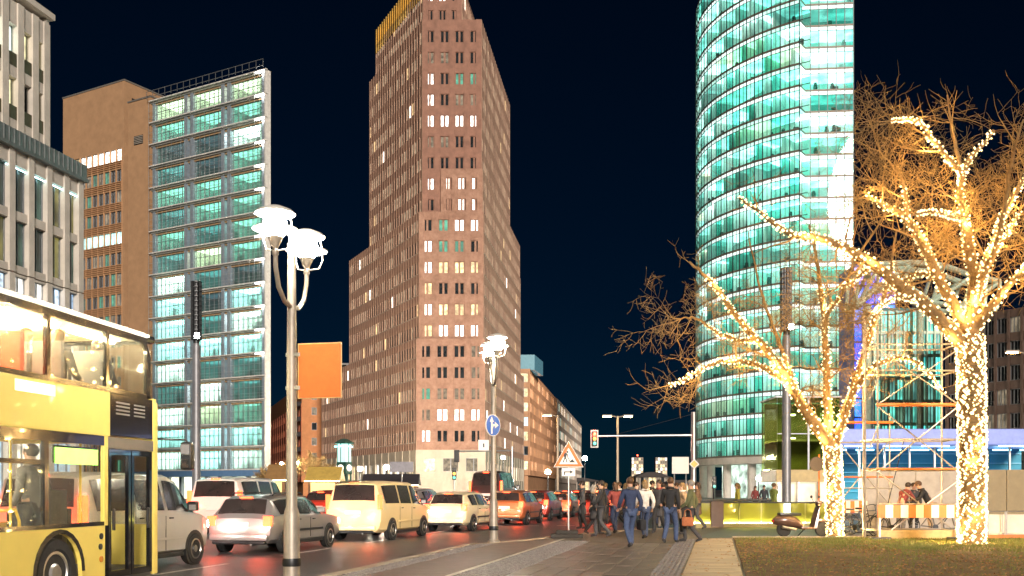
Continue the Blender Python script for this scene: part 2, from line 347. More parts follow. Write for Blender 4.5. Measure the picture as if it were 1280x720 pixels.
# ================================================================ facades
def seg(A, B):
    A, B = Vector(A), Vector(B); d = B-A; return A, d.length, math.atan2(d.y, d.x)
def facade(par, A, B, z0, nfl, fh, nb, pier_w, sp_h, wm, panefn, rec=.35, proud=.12, mode='obj', frame=0, piers=True, pm=None, top=0, sill=None, head=0.0, mw=.05, fm=None, pyo=None):
    A, W, ang = seg(A, B); pm = pm or wm; bw = W/nb
    ca, sa = math.cos(ang), math.sin(ang)
    def at(x, y, z): return (A.x+ca*x-sa*y, A.y+sa*x+ca*y, z)
    if piers:
        me = boxmesh(-pier_w/2, pier_w/2, -proud, rec, 0, nfl*fh+top, pm)
        for i in range(nb+1):
            link("pier", me, par, at(min(max(i*bw, pier_w/2), W-pier_w/2), 0, z0), ang)
    me = boxmesh(.002, W-.002, 0, rec-.002, 0, sp_h, wm)
    for k in range(nfl): link("spandrel", me, par, at(0,0,z0+k*fh), ang)
    if head:
        me = boxmesh(.003, W-.003, .01, rec-.003, 0, head, wm)
        for k in range(nfl): link("lintel", me, par, at(0,0,z0+(k+1)*fh-head), ang)
    if top: link("parapet", boxmesh(.004, W-.004, .003, rec, 0, top-.01, wm), par, at(0,0,z0+nfl*fh), ang)
    if sill:
        me = boxmesh(.01, W-.01, -proud*.75, .1, -.10, .04, sill)
        for k in range(nfl): link("cornice", me, par, at(0,0,z0+k*fh+sp_h), ang)
    pw = bw-pier_w if piers else bw; hgt = fh-sp_h-head; py = pyo or rec*.75
    bins = {}
    for k in range(nfl):
        for i in range(nb):
            m = panefn(k, i)
            if m is None: continue
            x = i*bw+(bw-pw)/2; z = z0+k*fh+sp_h
            if mode == 'obj':
                if frame:
                    def mk():
                        mb = MB()
                        for q in range(frame+1):
                            xx = q*pw/frame; mb.box(max(0,xx-mw), min(pw,xx+mw), py-.14, py-.02, 0, hgt)
                        mb.box(0,pw,py-.15,py-.01,0,.07); mb.box(0,pw,py-.15,py-.01,hgt-.07,hgt)
                        return mb.mesh("window_frame", fm or frame_g)
                    w = link("window", shared(("wf",round(pw,2),round(hgt,2),frame,round(py,2),mw,(fm or frame_g).name), mk), par, at(x,0,z), ang)
                    link("pane", boxmesh(0,pw,py,py+.03,0,hgt,m), w)
                else: link("window_pane", boxmesh(0,pw,py,py+.03,0,hgt,m), par, at(x,0,z), ang)
            else:
                mb = bins.setdefault(m.name, MB()); q = [at(x,py,z), at(x+pw,py,z), at(x+pw,py,z+hgt), at(x,py,z+hgt)]; mb.quad(*q)
                if frame:
                    fb = bins.setdefault(frame_g.name, MB())
                    for t in range(1, frame):
                        a, b = at(x+pw*t/frame-.04,py-.08,z), at(x+pw*t/frame+.04,py-.08,z)
                        fb.quad(a, b, (b[0],b[1],z+hgt), (a[0],a[1],z+hgt))
    for nme, mb in bins.items(): tag(mb.build("window_panes", _mats[nme], par), kind='stuff')
def core(par, poly, z0, z1, m, inset=.36, name="wall"):
    c = sum((Vector(p) for p in poly), Vector((0,0)))/len(poly)
    n = len(poly); out = []
    P = [Vector(p) for p in poly]; area = sum(P[i].x*P[(i+1)%n].y-P[(i+1)%n].x*P[i].y for i in range(n))
    sgn = 1 if area > 0 else -1
    for i in range(n):
        a, b, d = P[i-1], P[i], P[(i+1)%n]
        e1, e2 = (b-a).normalized(), (d-b).normalized()
        n1, n2 = Vector((-e1.y,e1.x))*sgn, Vector((-e2.y,e2.x))*sgn
        k = n1+n2; k = k/max(.3, k.dot(n1)); out.append(b+k*inset)
    return MB().prism(out if sgn > 0 else out[::-1], z0, z1).build(name, m, par)
# ================================================================ brick tower
FL, FR = Vector((-15.3,170)), Vector((-5.2,170))
lv, rv = Vector((-.44,.898)), Vector((.125,.992))
FH, Z0 = 3.594, 8.38
bt = thing("brick_tower", "tall stepped red brick office tower with narrow paired windows and golden crown", "tower", (-10,190,0))
_inv = Matrix.Translation((10,-190,0))
class _Off: pass
tower_root = bt
bt.location = (0,0,0)
rt = random.Random(11); rib_m = M("brick_rib_highlight", (.44,.27,.19), .8, var=.15, scale=.6)  # ribs paler than the brick: their highlights are put into the colour
lit_rows = {17:[1,0,0,0],16:[1,0,0,0],15:[1,2,2,2],12:[3,3,2,2],11:[0,0,2,2],10:[0,0,2,2],9:[3,0,0,0],8:[2,3,3,3],7:[3,0,0,0],6:[3,3,3,3],5:[3,3,3,3],4:[0,0,0,0],1:[0,2,2,2],0:[2,0,0,0]}
def brick_front(k):
    def fn(f, i):
        kk = f+k; c = lit_rows.get(kk, [0]*4)[min(i,3)]
        if c == 2 or c == 1: return pane_white
        if c == 3: return pane_warm if rt.random() < .35 else pane_white
        return rt.choices([pane_dark, pane_dim, pane_green], (6,3,1))[0]
    return fn
def brick_side(f, i):
    r = rt.random()
    return pane_warm if r < .035 else pane_white if r < .05 else pane_dim if r < .5 else pane_dark
def mass(k, lenL, lenR, z0, nfl, top, sideb=1.3, front=(0,4), frame=2, rightside=True, leftside=True, wm=brick_m, sill=None):
    a = FL+Vector((-.9*k,-k)); b = FR+Vector((.6*k,-k))
    w = b-a; fa, fb = a+w*front[0]/4, a+w*front[1]/4
    c, d = fb+rv*lenR, fa+lv*lenL
    zt = z0+nfl*FH+top
    core(tower_root, [fa,fb,c,d], z0 if z0 > 10 else 0, zt-.05, wm, .36)
    fl0 = round((z0-Z0)/FH)
    nb = round(front[1]-front[0])
    facade(tower_root, fa, fb, z0, nfl, FH, nb, .95, 1.35, wm, lambda f,i: brick_front(fl0)(f,i+round(front[0])), rec=.4, proud=.14, mode='obj', frame=2, top=top, head=.28, mw=.17, fm=wm)
    if leftside: facade(tower_root, d, fa, z0, nfl, FH, int(lenL/sideb), .42, 1.25, wm, brick_side, rec=.35, proud=.06, pyo=.05, mode='stuff', top=top, sill=sill, head=.3, pm=rib_m)
    if rightside: facade(tower_root, fb, c, z0, nfl, FH, int(lenR/(sideb*1.25)), .42, 1.25, wm, brick_side, rec=.35, proud=.04, pyo=.03, mode='stuff', top=top, sill=sill, head=.3, pm=rib_m)
mass(0, 29, 38, Z0+11*FH, 9, 1.6, wm=brick_d)
mass(.55, 40.5, 54, Z0+5*FH, 6, 1.0, sill=stone_m)
mass(.3, 27, 54.2, Z0+11*FH, 2, 1.2, front=(1.3,4), leftside=False)
mass(1.0, 60, 58, Z0, 5, .9, sill=stone_m)
# top storeys and lit crown
a = FL+Vector((.1,.15)); b = a+Vector((6.6,0)); c = b+rv*26; d = a+lv*25.5
core(tower_root, [a,b,c,d], 80, 89.5, brick_d, .36)
facade(tower_root, a, b, Z0+20*FH, 4, FH, 3, .9, 1.3, brick_d, lambda f,i: pane_white if (f==1 and i<2) else pane_dark, rec=.4, frame=2, top=1.0, head=.28, mw=.17, fm=brick_d)
facade(tower_root, d, a, Z0+20*FH, 2, FH, 20, .42, 1.25, brick_d, brick_side, rec=.35, proud=.06, pyo=.05, mode='stuff', top=.3, head=.3, pm=rib_m)
facade(tower_root, b, c, Z0+20*FH, 2, FH, 20, .42, 1.25, brick_d, brick_side, rec=.35, proud=.06, pyo=.05, mode='stuff', top=.3, head=.3, pm=rib_m)
gold = M("gilded_crown", (.55,.34,.08), .4, .6, var=.2)
A_, W_, ang_ = seg(d, a); dl = (a-d)/W_; zc = 86.0
for i in range(22):
    p = d+dl*(W_*(i+.3)/22)
    link("crown_fin", boxmesh(-.27,.27,-.12,.45,0,4.6,gold), tower_root, (p.x,p.y,zc), ang_)
link("crown_back", boxmesh(0,W_,.5,.7,0,4.2,brick_d), tower_root, (d.x,d.y,zc), ang_)
for i in range(21):
    p = d+dl*(W_*(i+.8)/22)
    link("crown_niche", boxmesh(-.24,.24,.15,.3,0,4.3,M("crown_niche_light", (.6,.4,.1), .5, emit=(1,.62,.16), es=.42, evar=.4, escale=.8, erand=.4)), tower_root, (p.x,p.y,zc), ang_)
# stone plinth with shop windows
k = 1.05; a = FL+Vector((-.9*k,-k)); b = FR+Vector((.6*k,-k)); c = b+rv*58; d = a+lv*60
core(tower_root, [a,b,c,d], PAVE, Z0-.02, stone_m, .5, "plinth")
def shop(f, i): return rt.choice([pane_warm, pane_white, pane_dark, pane_dim, pane_warm])
facade(tower_root, a, b, PAVE, 1, Z0-PAVE-.02, 3, 1.3, 4.6, stone_m, lambda f,i: (pane_warm, pane_dim, pane_dim)[i], rec=.5, proud=.1, frame=2, head=1.4)
facade(tower_root, d, a, PAVE, 1, Z0-PAVE-.02, 16, 1.4, 3.4, stone_m, shop, rec=.5, proud=.1, frame=2, head=2.0)
facade(tower_root, b, c, PAVE, 1, Z0-PAVE-.02, 14, 1.4, 3.4, stone_m, shop, rec=.5, proud=.1, frame=2, head=2.0)

# ================================================================ glass tower (curved)
gt = thing("glass_tower", "tall curved glass office tower glowing turquoise and white on every floor", "tower")
GC, GR = Vector((64.8,189.9)), 29.2
gf, gz0, NF = 3.62, 7.5, 25
a1 = math.atan2(-.8175,-.576); a0 = math.atan2(.1818,-.9833)       # angle at right end, at left silhouette
if a0 > 0: a0 -= 2*math.pi
NP = 24
def gpos(t, r=GR): 
    a = a0-R(14)+(a1-a0+R(14))*t; return Vector((GC.x+r*math.cos(a), GC.y+r*math.sin(a))), a
slab_e = M("slab_edge_bronze", (.16,.13,.10), .5, .2)
mull_m = M("mullion_dark", (.04,.055,.055), .4, .5)
gl_t = glass("tower_glass", (.60,1,.93), .08, .02, .06)
gl_c = glass("tower_glass_clear", (.82,1,.96), .06, .02, .06)
gl_b = glass("tower_glass_blind", (.75,1,.95), .06, .02, .4)
gl_d = glass("tower_glass_deep", (.40,.92,.84), .12, .02, .06)
spand = [M("lit_spandrel_%d" % i, (.4,.5,.5), .3, emit=e, es=s, evar=.15, escale=.4) for i, (e,s) in enumerate((((.75,1,.93),.50),((.55,1,.86),.38),((.82,1,.95),.62)))]
ceil_l = [M("office_ceiling_%d" % i, (.6,.6,.6), .6, emit=e, es=s, evar=.5, escale=.5) for i, (e,s) in enumerate((((.70,1,.92),1.1),((.45,1,.85),.65),((.82,1,.95),1.6),((.95,.95,.65),.9),((.30,.9,.8),.3)))]
core_w = M("office_wall", (.55,.62,.58), .7, var=.35, scale=.35)
furn = M("office_furniture", (.05,.05,.045), .7, var=.5)
blind = M("office_blind", (.75,.8,.75), .7)
rg = random.Random(3)
t1 = NP
pw = (gpos(1/NP)[0]-gpos(0)[0]).length
# right flat wing
W0, W1 = Vector((49.0,168.4)), Vector((57.45,167.6))
nw = 6; ww = (W1-W0).length/nw; wang = math.atan2((W1-W0).y,(W1-W0).x)
inner = [gpos(t/NP, GR-5.5)[0] for t in range(NP+1)]
wb = [W1+Vector((.26,1)).normalized()*6, W0+Vector((-.05,6))]
stuff_pane = [MB() for _ in range(4)]
me_panes = [MB().box(0,pw,-.01,.01,0,gf-.90).mesh("pane", g_) for g_ in (gl_t,gl_c,gl_b,gl_d)]
me_sp = [MB().box(0.02,pw-.02,.0,.10,0,.60).mesh("spandrel_panel", m) for m in spand]
me_spw = [MB().box(0.02,ww-.02,.0,.10,0,.60).mesh("spandrel_panel", m) for m in spand]
me_wps = [MB().box(0,ww,-.01,.01,0,gf-.90).mesh("pane", g_) for g_ in (gl_c,gl_b,gl_t)]
npane = 0
for k in range(NF):
    z = gz0+k*gf
    outer = [gpos(t/NP, GR+.12)[0] for t in range(NP+1)]
    fl = MB().prism([*outer, *reversed(inner)], z-.16, z+.16).build("floor_slab", slab_e, gt)
    fw = MB().prism([W0+Vector((0,-.1)), W1+Vector((0,-.1)), *wb], z-.15, z+.15).build("floor_slab", slab_e, gt)
    if k == NF-1: continue
    # ceiling lights in the storey below the next slab
    cb = {}
    grp = 0
    for t in range(NP):
        if t % 4 == 0: cm = rg.choices(ceil_l, (5,4,3,1,2))[0]; sp = rg.choices(range(3), (3,2,2))[0]
        p, q, pi, qi = gpos(t/NP, GR-.35)[0], gpos((t+1)/NP, GR-.35)[0], gpos(t/NP, GR-5.4)[0], gpos((t+1)/NP, GR-5.4)[0]
        cb.setdefault(cm.name, MB()).add([(v.x,v.y,z+gf-.2) for v in (p,q,qi,pi)], [(0,3,2,1)])
    for nme, mb in cb.items(): mb.build("ceiling_light", _mats[nme], gt)
    cm = rg.choices(ceil_l, (5,4,2,1,2))[0]
    MB().add([(v.x,v.y,z+gf-.2) for v in (W0,W1,*wb)], [(0,3,2,1)]).build("ceiling_light", cm, gt)
    # inner walls, partitions and furniture of the storey
    wl = MB(); fb = MB()
    for t in range(NP):
        p, q = gpos(t/NP, GR-5.5)[0], gpos((t+1)/NP, GR-5.5)[0]; wl.quad((p.x,p.y,z),(q.x,q.y,z),(q.x,q.y,z+gf),(p.x,p.y,z+gf))
        if rg.random() < .3:
            p, q = gpos(t/NP, GR-.4)[0], gpos(t/NP, GR-5.5)[0]; wl.quad((p.x,p.y,z),(q.x,q.y,z),(q.x,q.y,z+gf),(p.x,p.y,z+gf))
        if rg.random() < .45:
            p, a = gpos((t+rg.random())/NP, GR-rg.uniform(1.0,2.5)); h = rg.uniform(.4,1.1); w = rg.uniform(.15,.5)
            fb.box(p.x-w,p.x+w,p.y-.3,p.y+.3,z+.16,z+.16+h)
            if rg.random() < .4: fb.ball((p.x,p.y,z+h+.4), .35, 6, 4)
    wl.quad((wb[0].x,wb[0].y,z),(wb[1].x,wb[1].y,z),(wb[1].x,wb[1].y,z+gf),(wb[0].x,wb[0].y,z+gf))
    for q in range(rg.randint(1,5)):
        p = W0+(W1-W0)*rg.uniform(.2,.95)+Vector((0,.8)); h = rg.uniform(.4,1.1); fb.box(p.x-.3,p.x+.3,p.y-.2,p.y+.2,z+.15,z+.15+h)
        if rg.random() < .5: fb.ball((p.x,p.y,z+h+.35), .3, 6, 4)
    wl.build("inner_wall", core_w, gt); tag(fb.build("office_furniture", furn, gt), kind='stuff')
    for t in range(NP):
        p, a = gpos(t/NP); q, _ = gpos((t+1)/NP); an = math.atan2((q-p).y,(q-p).x)
        if t % 4 == 0: sp = rg.choices(range(3), (3,2,2))[0]
        if t >= 13 and k < 20:
            link("spandrel_panel", me_sp[sp], gt, (p.x,p.y,z+gf-.78), an)
            link("window_pane", rg.choices(me_panes, (5,3,3,2))[0], gt, (p.x,p.y,z+.14), an); npane += 1
        else:
            mb = stuff_pane[rg.choices((0,1,2,3),(5,3,3,2))[0]]; mb.quad((p.x,p.y,z+.14),(q.x,q.y,z+.14),(q.x,q.y,z+gf-.78),(p.x,p.y,z+gf-.78))
            link("spandrel_panel", me_sp[sp], gt, (p.x,p.y,z+gf-.78), an)
    sp = rg.choices(range(3), (3,1,4))[0]
    for i in range(nw):
        p = W0+(W1-W0)*i/nw
        link("spandrel_panel", me_spw[sp], gt, (p.x,p.y,z+gf-.78), wang); link("window_pane", rg.choices(me_wps,(5,1,4))[0], gt, (p.x,p.y,z+.14), wang)
    tr = MB()
    for t in range(NP):
        p, q = gpos(t/NP, GR+.06)[0], gpos((t+1)/NP, GR+.06)[0]; tr.tube([(p.x,p.y,z+gf-.80),(q.x,q.y,z+gf-.80)], .06, 4)
    p, q = W0+Vector((0,-.05)), W1+Vector((0,-.05)); tr.tube([(p.x,p.y,z+gf-.80),(q.x,q.y,z+gf-.80)], .06, 4)
    tr.build("transom", mull_m, gt)
for mb, g_ in zip(stuff_pane, (gl_t,gl_c,gl_b,gl_d)): tag(mb.build("window_panes", g_, gt), kind='stuff')
ztop = gz0+(NF-1)*gf
for t in range(NP+1):
    p, a = gpos(t/NP, GR+.09); link("mullion", shared(("gm",), lambda: MB().box(-.06,.06,-.08,.08,0,ztop-gz0).mesh("mullion", mull_m)), gt, (p.x,p.y,gz0), a)
for i in range(nw+1):
    p = W0+(W1-W0)*i/nw; link("mullion", _sh[("gm",)], gt, (p.x,p.y-.08,gz0), wang)
for t in range(NP):
    p, a = gpos((t+.5)/NP, GR*math.cos((a1-a0+R(14))/NP/2)+.05); link("fine_mullion", shared(("gmf",), lambda: MB().box(-.03,.03,-.04,.04,0,ztop-gz0).mesh("fine_mullion", mull_m)), gt, (p.x,p.y,gz0), a)
# glass blade running past the curved front
e, ae = gpos(1, GR); tdir = Vector((1.42,-1)).normalized()
for k in range(0, NF-1):
    w = .6+1.6*k/NF; q = e+tdir*w; z = gz0+k*gf
    MB().quad((e.x,e.y,z),(q.x,q.y,z),(q.x+.06*tdir.x,q.y,z+gf),(e.x,e.y,z+gf)).build("glass_blade", gl_c, gt)
    MB().tube([(e.x,e.y,z),(q.x,q.y,z)], .07, 4).build("blade_bracket", mull_m, gt)
# side of the flat wing and ground floor with columns
sd_ = W1+Vector((.26,1)).normalized()*7
MB().quad((W1.x,W1.y,gz0),(sd_.x,sd_.y,gz0),(sd_.x,sd_.y,ztop),(W1.x,W1.y,ztop)).build("side_glazing", M("side_glazing", (.05,.2,.2), .1, emit=(.2,.8,.75), es=.12, evar=.5, escale=.3), gt)
ring = [gpos(t/NP, GR+.5)[0] for t in range(NP+1)]; ring_i = [gpos(t/NP, GR-6)[0] for t in range(NP+1)]
MB().prism([*ring, *reversed(ring_i)], gz0-1.35, gz0-.2).build("soffit_ring", stone_w, gt)
MB().prism([W0+Vector((0,-.4)), W1+Vector((0,-.4)), *wb], gz0-1.3, gz0-.19).build("soffit_ring", stone_w, gt)
for t in (2,6,10,14,18,22):
    p, _ = gpos(t/NP, GR-1.2); link("column", shared(("gcol",), lambda: MB().lathe([(.75,0),(.75,6.2)], 20).mesh("column", stone_w, True)), gt, (p.x,p.y,PAVE))
lob = MB()
for t in range(NP):
    p, q = gpos(t/NP, GR-5)[0], gpos((t+1)/NP, GR-5)[0]; lob.quad((p.x,p.y,PAVE),(q.x,q.y,PAVE),(q.x,q.y,6.2),(p.x,p.y,6.2))
lob.build("lobby_glazing", M("lobby_glazing", (.1,.12,.1), .2, emit=(.65,.85,.70), es=.45, evar=.8, escale=.5), gt)
for i in range(4):
    p = W0+(W1-W0)*(i+.5)/4+Vector((0,1.0)); link("column", _sh[("gcol",)], gt, (p.x,p.y+1,PAVE))

# ================================================================ piano glass building + terracotta wings
T = Vector((.868,-.496)); Nn = Vector((.496,.868))
PL, PR = Vector((-61,168)), Vector((-38.2,155))
pg = thing("glass_office_block", "wedge-shaped office block with glass balcony front and lit rooms beside terracotta wing", "office block")
steel_b = M("blue_grey_steel", (.30,.36,.42), .45, .4, var=.15, scale=1)
pslab = M("pale_slab_edge", (.60,.58,.55), .6)
soff = M("timber_soffit", (.45,.30,.16), .6)
room_w = M("room_wall", (.5,.5,.46), .8, var=.3, scale=.5)
cell_c = {n: M("room_light_"+n, (.5,.5,.5), .6, emit=e, es=s, evar=.45, escale=.6) for n, e, s in (("yellow",(.95,.97,.62),1.9),("green",(.32,.80,.62),1.1),("teal",(.16,.52,.52),.65),("cyan",(.55,1,.97),3.6),("white",(.90,1,.92),4.0),("dark",(.12,.2,.28),.3))}
gl_p = glass("office_glass", (.80,.95,.92), .08, .02, .28)
NFp, fhp, zp0 = 17, 3.66, 4.8
Wp = (PR-PL).length; pang = math.atan2((PR-PL).y,(PR-PL).x)
def pat(x, y, z): 
    v = PL+T*x+Nn*y; return (v.x,v.y,z)
cols = [0.6, 8.2, 9.6, 16.6, 18.0, 25.4]
cells = [(.95,8.0),(9.2,16.3),(17.5,24.9)]
rp_ = random.Random(21)
sched = {16:("yellow","yellow","yellow"),15:("green","green","green"),14:("dark","dark","white"),13:("teal","teal","green"),12:("green","green","green"),11:("teal","green","green"),10:("teal","teal","green"),9:("teal","yellow","green"),8:("teal","teal","green"),7:("cyan","dark","cyan"),6:("cyan","teal","white"),5:("cyan","cyan","cyan"),4:("white","teal","teal"),3:("teal","teal","teal"),2:("white","white","cyan"),1:("cyan","cyan","cyan"),0:("white","cyan","white")}
def mk_mull(w, n=7):
    mb = MB()
    for i in range(n+1): mb.box(w*i/n-.05, w*i/n+.05, -.06, .06, 0, 2.9)
    mb.box(0,w,-.07,.05,1.7,1.78); mb.box(0,w,-.08,.06,2.88,2.96); mb.box(0,w,-.08,.06,0,.1); return mb.mesh("window_frame", frame_g)
for k in range(NFp+1):
    z = zp0+k*fhp
    link("floor_slab", boxmesh(0,Wp+.2,-.40,.0,-.10,.06,pslab), pg, pat(0,0,z), pang)
    link("floor_slab", shared(("pfs",), lambda: MB().prism([(0,.003),(Wp-.2,.003),(Wp-6.9,6.5),(0,6.5)], -.3, .1).mesh("floor_slab", room_w)), pg, pat(0,0,z), pang)
    if k == NFp: break
    link("soffit_band", boxmesh(.2,Wp-1.2,.35,.9,0,.26,soff), pg, pat(0,0,z+fhp-.58), pang)
    link("back_wall", boxmesh(.3,Wp-6.2,5.5,5.6,.1,fhp-.3,room_w), pg, pat(0,0,z), pang)
    for ci, (x0,x1) in enumerate(cells):
        cm = cell_c[sched[k][ci] if rp_.random() < .85 else rp_.choice(list(cell_c))]
        w = x1-x0
        link("room_light", shared(("prl",ci,cm.name), lambda: MB().prism([(.3,1.0),(w-.3 if ci<2 else w-.9,1.0),(w-.3 if ci<2 else w-4.9,5.0),(.3,5.0)],fhp-.42,fhp-.36).mesh("room_light", cm)), pg, pat(x0,0,z), pang)
        link("partition", boxmesh(-.15,.15,.9,5.5,.1,fhp-.3,room_w), pg, pat(x0-.6,0,z), pang)
        win = link("window", shared(("pm",round(w,1)), lambda: mk_mull(w)), pg, pat(x0,.62,z+.14), pang)
        link("pane", boxmesh(0,w,.0,.02,0,2.9,gl_p), win)
        fb = MB()
        for q in range(rp_.randint(1,4)):
            x = rp_.uniform(.4,w-.8); fb.box(x,x+rp_.uniform(.4,1.2),1.0+q*.6,1.4+q*.6,.1,rp_.uniform(.7,1.7))
        tag(link("room_furniture", fb.mesh("room_furniture", furn), pg, pat(x0,0,z), pang), kind='stuff')
    rl = MB()
    for h in (.45,.95,1.9): rl.tube([(0,-.38,h),(Wp,-.38,h)], .03, 4)
    for q in range(25): rl.tube([(q*Wp/24,-.38,0),(q*Wp/24,-.38,fhp)], .028, 4)
    link("balcony_rail", shared(("pbal",), lambda: rl.mesh("balcony_rail", M("rail_steel", (.45,.47,.48), .4, .6))), pg, pat(0,0,z), pang)
    # bright work light at the prow end of each balcony
    if k >= 4:
        pl_ = link("balcony_light", boxmesh(-2.0,-.3,-.36,-.18,fhp-.24,fhp-.14, M("balcony_tube", (.8,.8,.8), .5, emit=(1,.96,.9), es=14)), pg, pat(Wp,0,z), pang)
for x in cols:
    w = .28 if x in (.6,25.4) else .34
    link("column", boxmesh(-w,w,.15,.85,0,NFp*fhp,steel_b), pg, pat(x,0,zp0), pang)
link("roof_rail", shared(("prt",), lambda: (lambda m: ([m.tube([(0,-.8,h),(Wp,-.8,h)], .05, 4) for h in (.3,1.3)], [m.tube([(q*Wp/18,-.8,0),(q*Wp/18,-.8,1.3)], .04, 4) for q in range(19)], m)[-1].mesh("roof_rail", frame_g))(MB())), pg, pat(0,0,zp0+NFp*fhp+.1), pang)
for k in range(NFp):
    link("prow_wall", shared(("ppw",), lambda: MB().prism([(Wp-.9,.9),(Wp-.75,.9),(Wp-6.6,6.4),(Wp-6.75,6.4)],.1,fhp-.3).mesh("prow_wall", room_w)), pg, pat(0,0,zp0+k*fhp), pang)
link("light_catch_fin", boxmesh(-.12,.12,-.3,.9,0,NFp*fhp,pslab), pg, pat(Wp-.1,0,zp0), pang)  # added white fin that catches the balcony tubes' light along the edge
# solid back of the wedge, canopy and shops
bk = [Vector(pat(0,6.6,0)[:2]), Vector(pat(Wp-7.2,6.6,0)[:2]), Vector(pat(Wp-22,20,0)[:2]), Vector(pat(0,20,0)[:2])]
MB().prism(bk, PAVE, zp0+NFp*fhp).build("rear_wall", room_w, pg)
link("canopy", boxmesh(-1,Wp+1.2,-3.0,.4,0,.9,M("blue_canopy", (.10,.20,.36), .4, var=.1)), pg, pat(0,0,zp0-1.1), pang)
link("shopfront", boxmesh(.2,Wp-3.5,2.5,2.7,0,3.6,M("shop_light", (.3,.3,.25), .3, emit=(.95,.95,.7), es=.55, evar=.6, escale=.4)), pg, pat(0,0,PAVE), pang)
for q in range(9): link("shop_column", boxmesh(-.3,.3,.3,.9,0,3.65,steel_b), pg, pat(.8+q*3.0,0,PAVE), pang)
# terracotta wing in front
tw = thing("terracotta_wing", "narrow blank terracotta stair wing with vent grille beside glass office block", "building")
w1a = PL-T*5.6; 
core(tw, [w1a+Nn*.05, PL-T*.02+Nn*.05, PL-T*.02+Nn*14, w1a+Nn*14], PAVE, 67.9, terra_m, 0, "wall")
link("coping", boxmesh(-.1,5.7,-.1,14,0,.25,M("coping_metal", (.35,.33,.3), .4, .6)), tw, (w1a.x,w1a.y,67.9), pang)
vg = MB(); vg.box(0,2.2,-.06,0,0,1.5)
v_ = link("vent_grille", vg.mesh("vent_grille", steel_d), tw, (*(PL-T*4.1+Nn*.04),60.4), pang)
for q in range(5): link("louvre", boxmesh(.05,2.15,-.16,-.05,0,.12,M("louvre_metal", (.5,.45,.38), .5, .4)), v_, (0,0,.12+q*.28))
# terracotta tower behind
tb = thing("terracotta_tower", "terracotta clad slab block with blank top and rows of screened windows", "office block")
C0 = Vector((-67,172)); D0 = C0-T*16.4
core(tb, [D0, C0, C0+Nn*14, D0+Nn*14], 0, 72.3, terra_m, .45)
link("blank_top", boxmesh(0,16.4,0,.46,0,11.5,terra_m), tb, (D0.x,D0.y,60.8), pang)
link("side_wall", boxmesh(-.48,-.0,.0,14,0,72.28,terra_m), tb, (*(C0),0), pang)
link("roof_vent", boxmesh(0.0,.06,1.6,4.6,0,2.6,steel_d), tb, (C0.x,C0.y,67.2), pang)
link("coping", boxmesh(-.1,16.5,-.1,14,0,.25,_mats["coping_metal"]), tb, (D0.x,D0.y,72.3), pang)
def tp(f, i):
    if f == 15: return pane_white if i > 2 else pane_warm
    if f == 11: return pane_cyan if i > 0 else pane_warm
    if f == 6: return pane_cyan if i < 3 else pane_green
    if f == 3: return pane_white
    return rt.choice([pane_dark, pane_green, pane_dim, pane_dark])
facade(tb, D0, C0-T*.5, 3.2, 16, 3.6, 10, .12, 1.5, terra_m, tp, rec=.42, proud=.1, frame=2, pm=M("terracotta_baguette", (.48,.27,.14), .7))
for f in range(16):
    for q in range(4): link("baguette", boxmesh(.1,15.8,-.22,-.12,0,.1,_mats["terracotta_baguette"]), tb, (D0.x,D0.y,3.3+f*3.6+.2+q*.33), pang)

# ================================================================ pale stone building at the left
sb_ = thing("stone_building", "pale stone block with tall paired windows under a grey metal roof edge", "building")
SE = Vector((-35.4,82)); sdir = Vector((.2,1)).normalized(); SA = SE-sdir*34
stone_pane = [M("bronze_pane_%d" % i, (.03,.035,.03), .12, emit=e, es=s, evar=.6, escale=.6, sample=False) for i,(e,s) in enumerate((((.08,.22,.16),.10),((.35,.30,.08),.16),((.05,.12,.10),.08)))]
shop_bl = [M("shop_curtain_%d" % i, (.4,.42,.45), .6, emit=e, es=s, evar=.7, escale=2.2) for i,(e,s) in enumerate((((.55,.75,.95),.5),((1,.95,.85),.6),((.30,.55,.85),.3)))]
core(sb_, [SA, SE, SE+Vector((-18,3.6)), SA+Vector((-18,3.6))], 0, 26.9, stone_w, .55)
link("end_wall", boxmesh(-.3,0,0,18,0,26.85,stone_w), sb_, (SE.x,SE.y,0), math.atan2(sdir.y,sdir.x))
facade(sb_, SA, SE, 17.8, 2, 4.05, 16, .62, .55, stone_w, lambda f,i: rt.choice(stone_pane), rec=.55, proud=.14, frame=2, head=.12, top=1.0)
facade(sb_, SA, SE, 9.6, 2, 4.05, 16, .62, .55, stone_w, lambda f,i: rt.choice(shop_bl), rec=.55, proud=.14, frame=2, head=.12)
facade(sb_, SA, SE, PAVE, 1, 9.45, 8, 1.0, .8, stone_w, lambda f,i: rt.choice(shop_bl), rec=.55, proud=.14, frame=3, head=3.4)
rf = MB(); A_, W_, ang_ = seg(SA, SE)
ro = link("roof_edge", boxmesh(-.3,W_+.25,-.45,2.5,0,.25,M("zinc_roof", (.20,.22,.22), .45, .5, var=.2)), sb_, (SA.x,SA.y,26.9), ang_)
link("roof_fascia", boxmesh(-.3,W_+.2,-.3,2.4,0,1.15,_mats["zinc_roof"]), sb_, (SA.x,SA.y,27.15), ang_)
for q in range(60): link("roof_seam", boxmesh(-.04,.04,-.36,-.28,0,1.15,_mats["zinc_roof"]), sb_, (*(SA+sdir*q*W_/60),27.15), ang_)
link("cornice_light", boxmesh(W_-9,W_-.6,.02,.1,0,.07,M("cornice_tube", (.5,.6,.6), .4, emit=(.5,.9,.95), es=2.5)), sb_, (*(SA-Vector((0,0))),25.55), ang_)
st = thing("stone_tower", "upper stone tower with deep window niches and glowing tall windows", "tower")
TE = Vector((-40,86)); TA = TE-sdir*22
core(st, [TA, TE, TE+Vector((-14,2.8)), TA+Vector((-14,2.8))], 20, 42.2, stone_w, .8)
